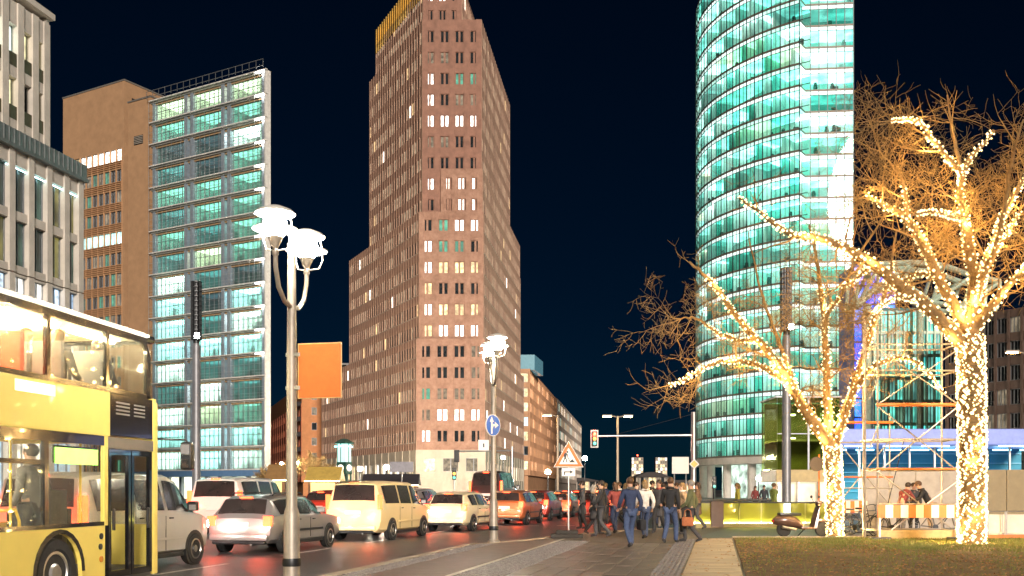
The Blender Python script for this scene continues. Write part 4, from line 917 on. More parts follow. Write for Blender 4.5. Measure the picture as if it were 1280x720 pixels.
def car(name, label, kind, loc, slope, paint, tails=True, heads=True, scale=(1,1,1), cat="car", group="vehicles queueing on the road", roofsign=False, lightbar=True, power=48):
    B = BODY[kind]; st = B['st']; t = thing(name, label, cat, loc, -math.atan(slope), group); t.scale = scale
    mb = MB(); n = None; rings = []
    for (y,zl,zb,zt,wl,wb,wt) in st:
        H = [(0,zl),(wl*.86,zl),(wl,zl+.10),(wb*.995,zl+(zb-zl)*.45),(wb*1.005,zl+(zb-zl)*.72),(wb,zb),(wb+(wt-wb)*.5,zb+(zt-.07-zb)*.5),(wt+.02,zt-.07),(wt*.88,zt-.022),(wt*.45,zt-.003),(0,zt)]
        rings.append([(x,y,z) for x,z in H]+[(-x,y,z) for x,z in reversed(H[1:-1])])
    n = len(rings[0]); vs = [p for r in rings for p in r]; fs = []
    for i in range(len(rings)-1):
        for k in range(n): fs.append((i*n+k,(i+1)*n+k,(i+1)*n+(k+1)%n,i*n+(k+1)%n))
    fs.append(tuple(range(n))); fs.append(tuple(reversed([(len(rings)-1)*n+k for k in range(n)])))
    body = mb.add(vs, fs).build("body", paint, t, True, True, 28)
    I = lambda y, k: interp(st, y, k)
    def side_pt(y, f, s, off=.008):
        zb, zt, wb, wt = I(y,2), I(y,3)-.07, I(y,5), I(y,6)+.02
        return (s*(wb+(wt-wb)*f+off), y, zb+(zt-zb)*f)
    for s in (1,-1):
        for (ya,_),(yb,_) in B['side']:
            ff = lambda y: .90 if I(y,3)-I(y,2) > .33 else max(.1, .8)
            ys = [ya+(yb-ya)*q/6 for q in range(7)]
            mw = MB(); vv = []
            for y in ys: vv += [side_pt(y,.07,s), side_pt(y,.5,s,.014), side_pt(y,.90,s)]
            for q in range(6):
                a = q*3; mw.add(vv[a:a+6], [(0,3,4,1),(1,4,5,2)] if s < 0 else [(0,1,4,3),(1,2,5,4)])
            mw.build("side_window", glass_car, t, True)
        # doors: seam strips and handles
        for (ya,_),(yb,_) in B['side'][1:]:
            z = I(ya,2)-.06; x = s*(I(ya,5)+.004)
            MB().box(min(x-.004*s,x+.006*s),max(x-.004*s,x+.006*s),ya-.09,ya-.08,.36,z).build("door_seam", black_p, t)
            MB().bbox(*sorted((x,x+s*.03)),ya-.02+.06,ya+.18,z-.06,z-.03,.008).build("door_handle", steel_d, t)
        ym = B['side'][-1][1][0]-.22; zz = I(ym,2)+.06; xx = I(ym,5)
        mr = MB().bbox(*sorted((s*(xx-.02),s*(xx+.20))), ym-.05, ym+.07, zz, zz+.15*(1.35 if kind=='van' else 1), .03).build("mirror", paint if kind != 'van' else black_p, t)
        MB().box(*sorted((s*(xx+.03),s*(xx+.185))), ym-.056, ym-.052, zz+.02, zz+.13).build("mirror_glass", steel_g, mr)
        ms = .56 if kind != 'van' else .60; xs_ = I(1.8,5)
        MB().bbox(*sorted((s*(xs_-.01),s*(xs_+.014))), B['wh'][0]+.48, B['wh'][1]-.48, ms-.03, ms+.03, .008).build("side_moulding", black_p if kind != 'van' else paint, t)
        MB().bbox(*sorted((s*(I(1.8,4)-.06),s*(I(1.8,4)+.012))), B['wh'][0]+.42, B['wh'][1]-.42, .21, .30, .015).build("sill", black_p, t)
        # wheels
        for wy in B['wh'][:2]:
            r = B['wh'][2]; xw = I(wy,5)-.09
            MB().lathe([(r*1.17,.0),(r*1.17,.012),(r*1.0,.014)], 22, (0,0,0), 'x').build("wheel_arch", black_p, t).location = (s*(I(wy,5)-.0)-(0.012 if s<0 else 0), wy, r*1.04)
            w = link("wheel", shared(("ty",r), lambda: MB().lathe([(r*.62,-.10),(r*.93,-.105),(r,-.075),(r,.075),(r*.93,.105),(r*.62,.10)], 26, (0,0,0), 'x').mesh("tyre", rubber, True)), t, (s*(xw+.02), wy, r))
            rim = MB(); rim.lathe([(r*.63,.0),(r*.66,.075),(r*.60,.085),(r*.56,.06),(r*.3,.045),(r*.2,.075),(r*.06,.08)], 22, (0,0,0), 'x')
            rm = link("rim", shared(("rim",r), lambda: rim.mesh("rim", alloy, True)), w, (s*.032,0,0), 0 if s > 0 else math.pi)
            def spk():
                m_ = MB()
                for q in range(5):
                    a = 2*math.pi*(q+.5)/5
                    for da in (-.16,.16): m_.tube([(.066,r*.42*math.cos(a+da),r*.42*math.sin(a+da)),(.068,r*.43*math.cos(a+da),r*.43*math.sin(a+da))], r*.085, 8)
                return m_.mesh("rim_holes", black_p)
            link("rim_openings", shared(("spk",r), spk), rm)
        # tail lamps and head lamps
        z0, z1 = B['tl']; y = .06 if kind != 'van' else .05; x = I(y,5)
        tl = MB().bbox(*sorted((s*(x-.20 if kind!='van' else x-.10), s*(x+.012))), y-.075, y+.10, z0, z1, .02).build("tail_lamp", tail_on if tails else tail_off, t)
        yl = st[-2][0]-.12; x = I(yl,5)
        hl = MB().bbox(*sorted((s*(x-.26), s*(x+.006))), yl-.10, yl+.07, I(yl,2)-.12, I(yl,2)+.03, .02).build("head_lamp", head_on if heads else alloy, t)
        if heads: lamp_spot(hl, (s*(x-.1), yl+.3, I(yl,2)-.05), (0,1,-.04), power, (1,.93,.83), 70)
    # rear window and windscreen
    def panel(y0, y1, nm, f=.82, off=.012):
        m_ = MB(); ys = [y0+(y1-y0)*q/5 for q in range(6)]; vv = []
        for y in ys:
            for fx in (-1,-.5,0,.5,1):
                x = fx*I(y,6)*f; z = I(y,3)-(.022 if abs(fx)==1 else .004)
                vv.append((x, y, z))
        for q in range(5):
            for c in range(4): a = q*5+c; m_.add([], []); 
        o = len(m_.v); m_.v += vv
        for q in range(5):
            for c in range(4): m_.f.append((q*5+c,q*5+c+1,(q+1)*5+c+1,(q+1)*5+c)); m_.mi.append(0)
        sl = (I(y1,3)-I(y0,3))/(y1-y0); nv = Vector((0,-sl,1)).normalized()*off
        m_.v = [(v[0]+nv.x,v[1]+nv.y,v[2]+nv.z) for v in m_.v]
        return m_.build(nm, glass_car, t, True)
    panel(B['rear'][0], B['rear'][1], "rear_window", .93); panel(B['wind'][1], B['wind'][0], "windscreen", .95)
    yt = B['rear'][1]+.02; zt = I(yt,3)
    if lightbar: MB().bbox(-.16,.16,yt-.05,yt+.0,zt-.02,zt+.025,.01).build("brake_light", tail_on if tails else tail_off, t)
    zp = .62 if kind == 'wagon' else .80 if kind == 'van' else .66
    zpl = {'wagon':.74,'van':.92,'mpv':.80}[kind]
    MB().bbox(-.26,.26,-.035,.03,zpl-.055,zpl+.055,.006).build("number_plate", plate_m, t)
    MB().bbox(-.78,.78,-.075,.12,.34,.50,.05).build("rear_bumper", paint, t, True); MB().bbox(-.70,.70,-.06,.14,.25,.335,.03).build("bumper_valance", black_p, t)
    MB().bbox(-.60,.60,st[-1][0]-.2,st[-1][0]+.02,.30,.44,.04).build("front_bumper", black_p, t)
    MB().tube([(0.05,I(yt,0) if False else yt-.1,zt-.1),(0.05,yt-.1,zt-.1)], .001, 3) 
    wp = MB().tube([(-.35,B['rear'][0]+.01,I(B['rear'][0]+.01,3)+.03),(.05,B['rear'][0]+.05,I(B['rear'][0]+.05,3)+.035)], .012, 5).build("rear_wiper", black_p, t)
    if B['rails']:
        for s in (1,-1): MB().tube([(s*.56,.7,1.46),(s*.57,.8,1.515),(s*.57,2.3,1.52),(s*.56,2.45,1.46)], .018, 6).build("roof_rail", black_p, t, True)
    MB().tube([(.35,-.06,.24),(.35,.15,.24)], .03, 8).build("exhaust_pipe", steel_g, t)
    if roofsign: 
        rs = MB().bbox(-.22,.22,1.5,1.62,I(1.5,3)+.0,I(1.5,3)+.14,.03).build("taxi_sign", M("taxi_sign_yellow", (.75,.55,.08), .4, emit=(1,.75,.2), es=.8), t)
    if tails:
        for s in (1,-1): lamp_point(t, (s*.6,-.25,B['tl'][0]), 6, (1,.08,.03), .08)
    return t
p_white = M("paint_white", (.74,.71,.66), .28, var=.03, coat=.6); p_silver = M("paint_silver", (.48,.46,.45), .3, .65, var=.04, coat=.6)
p_cream = M("paint_cream", (.80,.64,.33), .3, var=.03, coat=.6); p_cream2 = M("paint_pale_cream", (.80,.70,.46), .3, var=.03, coat=.6)
p_red = M("paint_red", (.45,.05,.03), .3, .2, var=.05, coat=.6); p_dark = M("paint_dark", (.06,.035,.03), .3, .3, var=.05, coat=.6); p_orange = M("paint_orange", (.55,.17,.06), .3, .2, var=.05, coat=.6); p_brown = M("paint_maroon", (.25,.05,.03), .3, .3, coat=.6)
car("white_van", "white van seen from its side right behind the bus door", 'van', (-8.50,17.75,0), .19, p_white, cat="van")
car("estate_car", "silver estate car with roof rails behind the near lamp post", 'wagon', (-6.75,24.6,0), .22, p_silver)
car("white_van", "white minivan with dark windows behind the silver estate car", 'van', (-9.95,33.2,0), .17, p_white, scale=(1,1.0,1.05), cat="van")
car("taxi_van", "cream taxi van with dark rear window in the middle of queue", 'van', (-4.95,31.0,0), .26, p_cream, cat="taxi van", scale=(.97,1,.97), roofsign=False)
car("taxi_car", "pale yellow taxi car just left of the second lamp post", 'mpv', (-2.55,38.0,0), .30, p_cream2, cat="taxi", scale=(.98,1,.97))
car("hatchback", "orange-red car right of the second lamp post", 'mpv', (-.35,45.0,0), .27, p_orange)
car("hatchback", "red car with lit plate between orange car and roadworks sign", 'mpv', (1.0,51.5,0), .25, p_red)
car("hatchback", "farther red car left of the roadworks sign post", 'wagon', (2.55,58,0), .25, p_orange)
car("hatchback", "farthest red car directly behind the roadworks sign post", 'mpv', (4.0,63,0), .24, p_red)
car("hatchback", "dark maroon car beside the walking crowd", 'mpv', (4.1,48.5,0), .26, p_brown)
car("hatchback", "red car seen between white minivan and taxi van", 'mpv', (-9.0,46,0), .22, p_red)
car("estate_car", "pale estate car in front of the taxi van", 'mpv', (-5.0,45.5,0), .27, p_silver, scale=(1,1,1.06))
car("dark_van", "dark van with red brake light behind the orange car", 'van', (-1.6,60,0), .22, p_dark, cat="van", scale=(1.08,1.1,1.42))
for i, (u, Z, kd, pm_, lab) in enumerate(((668,72,'mpv',p_dark,"added small dark car far ahead left of the roadworks sign"),(686,80,'wagon',p_red,"small red car far ahead above the queue's end"),(705,76,'mpv',p_silver,"added small silver car far ahead behind the roadworks post"),(722,70,'mpv',p_red,"added small red car far ahead right of the roadworks post"),(738,84,'wagon',p_dark,"added small dark estate far ahead under the red signal"))):
    q = px(u,HZ,Z); car("hatchback", lab, kd, (q.x,Z,0), .22, pm_, heads=False)  # added cars, put in for more tail-lamp glow down the street
# ================================================================ double-decker bus
BZ, BX = 16.0, -5.72; bsl = .126
bus = thing("double_decker_bus", "yellow double-decker bus with lit upper deck cut by the left edge", "bus", (BX,BZ,0), -math.atan(bsl))
# local: y<0 runs back from the front, x=0 is the right-hand side, x<0 into the bus
bus_y = M("bus_yellow", (.84,.66,.15), .45, var=.05, coat=.12); bus_b = M("bus_black_gloss", (.012,.012,.014), .12, var=.2, coat=.6)
bus_in = M("bus_interior", (.70,.58,.34), .6, var=.08); bus_fl = M("bus_floor", (.10,.10,.11), .7)
bus_gl = glass("bus_glass", (.96,.96,.92), .006, .02, .035); bus_door = glass("bus_door_glass", (.85,.86,.84), .012)
seat_o = M("seat_orange", (.75,.13,.05), .6, var=.15); seat_g = M("seat_grey", (.16,.15,.14), .7, var=.2, scale=8); rail_y = M("rail_yellow", (.8,.55,.05), .35)
BL, BW, BH = 11.2, 2.55, 4.07
def arch(y, r, n=12): return [(y+r*math.cos(math.pi*k/n), .47+r*math.sin(math.pi*k/n)) for k in range(n+1)]
for s, x0 in ((1,-.06),(-1,-BW)):
    x1 = x0+.06
    # skirt with wheel arches (front part left open for the door on the near side)
    yf = -1.55 if s > 0 else -.05
    prof = [(-BL,.30),(-BL,1.08),(yf,1.08),(yf,.30)]
    bot = []
    for wy in (-2.69,-8.6): bot += [(wy+.56,.30)]+[(y,z) for y,z in arch(wy,.54)]+[(wy-.56,.30)]
    MB().prismx(prof[::-1][0:1]+bot+prof[0:3], x0, x1).build("skirt", bus_y, bus)
    MB().bbox(x0,x1,-BL,-1.40 if s>0 else -.05,2.38,3.03,.012).build("middle_band", bus_y, bus)
    # window pillars, lower deck
    for yy, w, m in ((-1.52,.10,bus_y),(-2.99,.09,bus_b),(-4.5,.09,bus_b),(-6.0,.09,bus_b),(-7.5,.09,bus_b),(-9.0,.09,bus_b),(-10.6,.5,bus_y)):
        MB().box(x0+.004,x1+.004*s,yy-w/2,yy+w/2,1.081,2.379).build("pillar", m, bus)
    for a, b in ((-1.57,-2.945),(-3.035,-4.455),(-4.545,-5.955),(-6.045,-7.455),(-7.545,-8.955),(-9.045,-10.35)):
        lo = MB(); lo.box(x0,x1+.002*s,b,a,1.082,1.14); lo.box(x0,x1+.002*s,b,a,2.24,2.378)
        if s > 0 and a < -2: lo.box(x0,x1+.002*s,b,a,1.93,1.99)
        wf = lo.build("lower_window", bus_b, bus)
        MB().box(x1-.025,x1-.015,b,a,1.14,2.24).build("pane", bus_gl, wf)
    # upper deck windows
    for i, (a, b) in enumerate(((-.30,-1.43),(-1.50,-2.90),(-2.98,-4.40),(-4.48,-5.9),(-5.98,-7.4),(-7.48,-8.9),(-8.98,-10.4))):
        lo = MB(); lo.box(x0,x1+.002*s,b,a,3.032,3.10); lo.box(x0,x1+.002*s,b,a,3.90,3.99); lo.box(x0,x1+.003*s,b-.08,b,3.032,3.99)
        if i == 0: lo.prismx([(a-.12,3.90),(a,3.78),(a,3.10),(a+.12,3.04),(a+.12,3.7),(a,3.9)], x0, x1+.001*s)
        wf = lo.build("upper_window", bus_b, bus); MB().box(x1-.025,x1-.015,b,a,3.10,3.90).build("pane", bus_gl, wf)
    MB().bbox(x0-.0,x1,-BL,-.2,3.985,4.06,.02).build("roof_edge", M("bus_roof_edge", (.8,.78,.72), .35, var=.05), bus)
# front door and the black panel above it
MB().bbox(-.065,.004,-1.40,-.12,2.40,3.03,.01).build("black_panel", bus_b, bus)
for q in range(4):
    for a, b in ((-1.25,-.85),(-.72,-.38)): MB().box(.003,.010,a,b,2.72+q*.055,2.745+q*.055).build("vent_slot", M("slot_grey", (.16,.16,.17), .4, .4), bus)
MB().box(-.065,.002,-1.46,-.06,2.21,2.375).build("door_header", M("door_header", (.14,.13,.12), .4, .3), bus)
for a, b in ((-1.44,-.80),(-.77,-.14)):
    df = MB(); df.box(-.06,.0,a,a+.07,.30,2.2); df.box(-.06,.0,b-.07,b,.30,2.2); df.box(-.06,-.001,a+.07,b-.07,2.12,2.2); df.box(-.06,-.001,a+.07,b-.07,.30,.40)
    d_ = df.build("door", bus_b, bus); MB().box(-.035,-.025,a+.07,b-.07,.40,2.12).build("door_pane", bus_door, d_)
    MB().tube([(-.09,a+.12,1.0),(-.12,a+.2,1.05),(-.12,a+.26,.75),(-.11,a+.25,.5)], .018, 8).build("grab_rail", rail_y, d_, True)
    MB().bbox(-.01,.02,(a+.10 if b<-.5 else b-.16),(a+.16 if b<-.5 else b-.10),1.0,1.32,.02).build("door_handle", black_p, d_)
MB().box(-.065,.001,-.12,.0,.3,3.05).build("corner_post", bus_y, bus)
MB().bbox(-.06,.01,-.10,.05,.25,3.0,.03).build("front_corner", bus_y, bus)
# front: windscreens and panels
fr = MB(); fr.bbox(-BW+.02,-.07,-.04,.06,.28,1.05,.03); fr.build("front_panel", bus_y, bus)
MB().bbox(-BW+.05,-.1,-.02,.05,2.35,3.05,.02).build("front_band", bus_y, bus)
MB().box(-BW+.08,-.08,.0,.02,1.06,2.34).build("windscreen", bus_gl, bus); MB().box(-BW+.08,-.08,.0,.02,3.06,3.95).build("upper_windscreen", bus_gl, bus)
MB().bbox(-BW,0,-.32,.0,3.93,4.055,.05).build("front_brow", bus_b, bus)
MB().box(-BW+.01,-.01,-BL-.05,-BL,.3,4.05).build("rear_wall", bus_y, bus)
MB().prismy([(-BW+.02,4.0),(-.02,4.0),(-.12,4.10),(-BW+.12,4.10)], -BL, -.15).build("roof", M("bus_roof", (.75,.72,.66), .4), bus)
# interior
MB().box(-BW+.07,-.07,-BL,-.05,2.44,2.52).build("upper_floor", bus_in, bus); MB().box(-BW+.07,-.07,-BL,-.05,.34,.40).build("lower_floor", bus_fl, bus)
MB().box(-BW+.07,-.07,-BL,-.2,3.96,3.985).build("ceiling", bus_in, bus)
tube_m = M("bus_tube_light", (.9,.9,.8), .4, emit=(1,.86,.55), es=34); tube_w = M("bus_tube_white", (.9,.9,.8), .4, emit=(1,.97,.8), es=14)
for y in (-.95,-2.5,-4.2,-6.2,-8.4):
    for x in (-.55,-2.0): MB().bbox(x-.05,x+.05,y-.6,y+.6,3.90,3.955,.02).build("light_tube", tube_m, bus)
for y in (-3.6,-5.8,-8.2): MB().bbox(-1.33,-1.23,y-.6,y+.6,2.36,2.415,.02).build("light_tube", tube_w, bus)
MB().box(-.75,-.70,-3.05,-1.7,3.52,3.60).build("sign_strip", M("sign_strip_green", (.4,.6,.4), .4, emit=(.8,1,.6), es=1.6), bus)
MB().box(-BW+.075,-BW+.085,-1.4,-.3,3.45,3.9).build("front_blind", M("blind_cream", (.75,.62,.35), .7), bus)
def seat(y, x, zf, m):
    st_ = MB().bbox(x-.22,x+.22,y-.2,y+.22,zf+.38,zf+.47,.03).build("seat", m, bus, True)
    MB().bbox(x-.22,x+.22,y-.30,y-.20,zf+.45,zf+1.12,.04).build("seat_back", m, st_, True)
    MB().tube([(x,y,zf),(x,y,zf+.4)], .04, 6).build("seat_leg", steel_d, st_)
for y in (-1.15,-2.15,-3.05,-4.0,-5.0,-6.0,-7.0):
    for x in (-.35,-.85,-1.75,-2.2): seat(y, x, 2.52, seat_o if y == -3.05 or y == -4.0 else seat_g)
for y in (-3.9,-5.2,-6.5): 
    for x in (-.4,-2.15): seat(y, x, .40, seat_g)
for (x,y) in ((-.35,-1.6),(-.5,-3.0),(-1.9,-2.3),(-.5,-4.6)): MB().tube([(x,y,.4),(x,y,2.44)], .018, 8).build("pole", rail_y, bus, True)
MB().tube([(-.3,-3.9,1.32),(-.3,-3.2,1.34),(-.3,-3.12,1.2),(-.3,-3.1,.8)], .02, 8).build("hand_rail", rail_y, bus, True)
MB().box(-BW+.3,-1.3,-.5,-.25,.4,1.3).build("dashboard", steel_d, bus); MB().bbox(-1.35,-1.28,-1.5,-.4,.4,1.6,.02).build("driver_partition", seat_g, bus)
# displays, wheels, mirror, small lamps
MB().box(-.05,-.04,-2.78,-1.70,1.96,2.20).build("display_case", bus_b, bus)
MB().box(-.014,-.009,-2.78,-1.72,1.95,2.17).build("side_display", M("display_green", (.2,.4,.1), .4, emit=(.45,1,.12), es=.9, evar=.12, escale=6), bus)
MB().box(.001,.005,-3.66,-2.80,2.84,2.985).build("white_panel", M("lit_white_panel", (.85,.85,.75), .4, emit=(1,1,.8), es=.35), bus)
for wy in (-2.69,-8.6):
    for s in (1,-1):
        xx = -.17 if s > 0 else -BW+.17
        w = link("wheel", shared(("bty",), lambda: MB().lathe([(.28,-.13),(.45,-.14),(.475,-.11),(.475,.11),(.45,.14),(.33,.14),(.28,.10)], 32, (0,0,0), 'x').mesh("tyre", rubber, True)), bus, (xx,wy,.475), 0 if s > 0 else math.pi)
        rm = link("rim", shared(("brim",), lambda: MB().lathe([(.30,.0),(.31,.115),(.27,.12),(.24,.05),(.15,.03),(.14,.10),(.11,.13),(.03,.13)], 26, (0,0,0), 'x').mesh("rim", steel_g, True)), w)
        def nuts():
            m_ = MB()
            for k in range(10): a = 2*math.pi*k/10; m_.tube([(.03,.19*math.cos(a),.19*math.sin(a)),(.07,.19*math.cos(a),.19*math.sin(a))], .018, 6)
            return m_.mesh("wheel_nuts", steel_d)
        link("wheel_nuts", shared(("bnut",), nuts), rm)
        MB().prismx([(y,z) for y,z in arch(wy,.535)]+[(wy-.54,.25),(wy+.54,.25)], *( (-.55,-.08) if s > 0 else (-BW+.08,-BW+.55))).build("wheel_well", black_p, bus) if False else None
        al = MB(); A1, A2 = arch(wy,.54), arch(wy,.60)
        for k in range(12): al.prismx([A1[k],A2[k],A2[k+1],A1[k+1]], *((.0005,.012) if s>0 else (-BW-.012,-BW-.0005)))
        al.build("arch_trim", bus_b, bus)
MB().box(-BW+.5,-.42,-BL,-.1,.3,.335).build("underbody", black_p, bus)
for x in (-.48,-BW+.44): MB().box(x,x+.03,-3.5,-1.9,.3,1.1).build("wheel_well", black_p, bus)
for y, z, m in ((-1.66,.93,steel_d),(-1.68,.78,steel_d),(-1.66,.60,amber)):
    MB().lathe([(.045,.0),(.045,.015),(.03,.02)], 14, (.0005,y,z), 'x').build("side_button", m, bus)
mr = MB().tube([(-.1,.0,2.42),(.05,.25,2.42),(.32,.38,2.42),(.36,.38,2.36)], .018, 8).build("mirror_arm", black_p, bus, True)
mh = MB().bbox(.25,.45,.30,.46,1.92,2.38,.05).build("mirror", black_p, bus, True); MB().box(.275,.425,.290,.296,1.96,2.34).build("mirror_glass", M("mirror_surface", (.7,.7,.7), .05, .95, var=.02), mh)
lamp_point(bus, (-1.25,-1.9,3.8), 70, (1,.82,.5), .08); lamp_point(bus, (-1.25,-3.4,2.2), 30, (1,.92,.75), .06)  # added points without a fixture, brightening both decks

# ================================================================ people
skin_m = [M("skin_%d" % i, c, .55, var=.06) for i, c in enumerate(((.52,.30,.20),(.42,.23,.15),(.60,.38,.28)))]
hair_m = [M("hair_%d" % i, c, .6, var=.25, scale=30) for i, c in enumerate(((.03,.018,.012),(.09,.045,.02),(.22,.14,.06),(.25,.23,.2)))]
def skin_mesh(name, verts, edges, root, mats, sub=1):
    me = bpy.data.meshes.new(name); me.from_pydata([v[:3] for v in verts], edges, [])
    o = bpy.data.objects.new("tmp_skin", me); col.objects.link(o)
    sk = o.modifiers.new("s", 'SKIN'); sk.use_smooth_shade = True
    sv = me.skin_vertices[0].data
    for i, v in enumerate(verts): sv[i].radius = (v[3], v[4] if len(v) > 4 else v[3]); sv[i].use_root = (i == root)
    ss = o.modifiers.new("u", 'SUBSURF'); ss.levels = sub; ss.render_levels = sub
    dg = bpy.context.evaluated_depsgraph_get(); out = bpy.data.meshes.new_from_object(o.evaluated_get(dg)); out.name = name
    bpy.data.objects.remove(o); bpy.data.meshes.remove(me)
    out.materials.clear()
    for m in (mats if isinstance(mats, list) else [mats]): out.materials.append(m)
    return out
def pose_joints(kind):
    # facing +y; x to the right side of the body
    J = dict(pel=(0,0,.94), wai=(0,.0,1.12), che=(0,.01,1.33), nek=(0,.0,1.47), hd0=(0,.02,1.56), hd1=(0,.035,1.66), hd2=(0,.03,1.735))
    if kind == 'walk':
        L = dict(hip=(.09,0,.90), kne=(.10,.20,.50), ank=(.10,.18,.09), toe=(.11,.38,.05)); Rr = dict(hip=(-.09,0,.90), kne=(-.10,.02,.49), ank=(-.10,-.30,.14), toe=(-.11,-.14,.04))
        AL = dict(sho=(.18,0,1.41), elb=(.25,-.12,1.14), wri=(.24,.0,.92)); AR = dict(sho=(-.18,0,1.41), elb=(-.25,.07,1.14), wri=(-.22,.26,1.0))
    elif kind == 'stand':
        L = dict(hip=(.09,0,.90), kne=(.10,.02,.49), ank=(.11,-.02,.08), toe=(.14,.16,.04)); Rr = dict(hip=(-.09,0,.90), kne=(-.11,.02,.49), ank=(-.12,-.02,.08), toe=(-.15,.16,.04))
        AL = dict(sho=(.18,0,1.41), elb=(.26,-.03,1.13), wri=(.22,.14,.96)); AR = dict(sho=(-.18,0,1.41), elb=(-.26,-.04,1.13), wri=(-.22,.12,.94))
    elif kind == 'phone':
        L = dict(hip=(.09,0,.90), kne=(.10,.10,.49), ank=(.10,.05,.08), toe=(.12,.24,.04)); Rr = dict(hip=(-.09,0,.90), kne=(-.10,-.02,.49), ank=(-.11,-.16,.09), toe=(-.13,.02,.04))
        AL = dict(sho=(.18,0,1.41), elb=(.24,.04,1.14), wri=(.10,.28,1.24)); AR = dict(sho=(-.18,0,1.41), elb=(-.26,-.05,1.13), wri=(-.23,.10,.92))
    elif kind == 'sit':
        J = dict(pel=(0,0,.50), wai=(0,-.01,.68), che=(0,.02,.89), nek=(0,.03,1.03), hd0=(0,.05,1.12), hd1=(0,.07,1.22), hd2=(0,.065,1.295))
        L = dict(hip=(.09,.02,.50), kne=(.11,.42,.50), ank=(.11,.44,.09), toe=(.12,.62,.05)); Rr = dict(hip=(-.09,.02,.50), kne=(-.11,.42,.50), ank=(-.11,.44,.09), toe=(-.12,.62,.05))
        AL = dict(sho=(.18,.02,.97), elb=(.24,.06,.70), wri=(.16,.32,.66)); AR = dict(sho=(-.18,.02,.97), elb=(-.24,.06,.70), wri=(-.16,.32,.66))
    elif kind == 'lean':
        J = dict(pel=(0,-.05,.92), wai=(0,.06,1.08), che=(0,.2,1.25), nek=(0,.28,1.37), hd0=(0,.33,1.45), hd1=(0,.37,1.54), hd2=(0,.38,1.615))
        L = dict(hip=(.09,-.05,.88), kne=(.11,.02,.48), ank=(.12,-.06,.08), toe=(.14,.13,.04)); Rr = dict(hip=(-.09,-.05,.88), kne=(-.11,.04,.48), ank=(-.12,-.02,.08), toe=(-.14,.17,.04))
        AL = dict(sho=(.18,.22,1.32), elb=(.26,.34,1.08), wri=(.18,.56,1.06)); AR = dict(sho=(-.18,.22,1.32), elb=(-.26,.34,1.08), wri=(-.18,.56,1.06))
    return J, L, Rr, AL, AR
_pm = {}
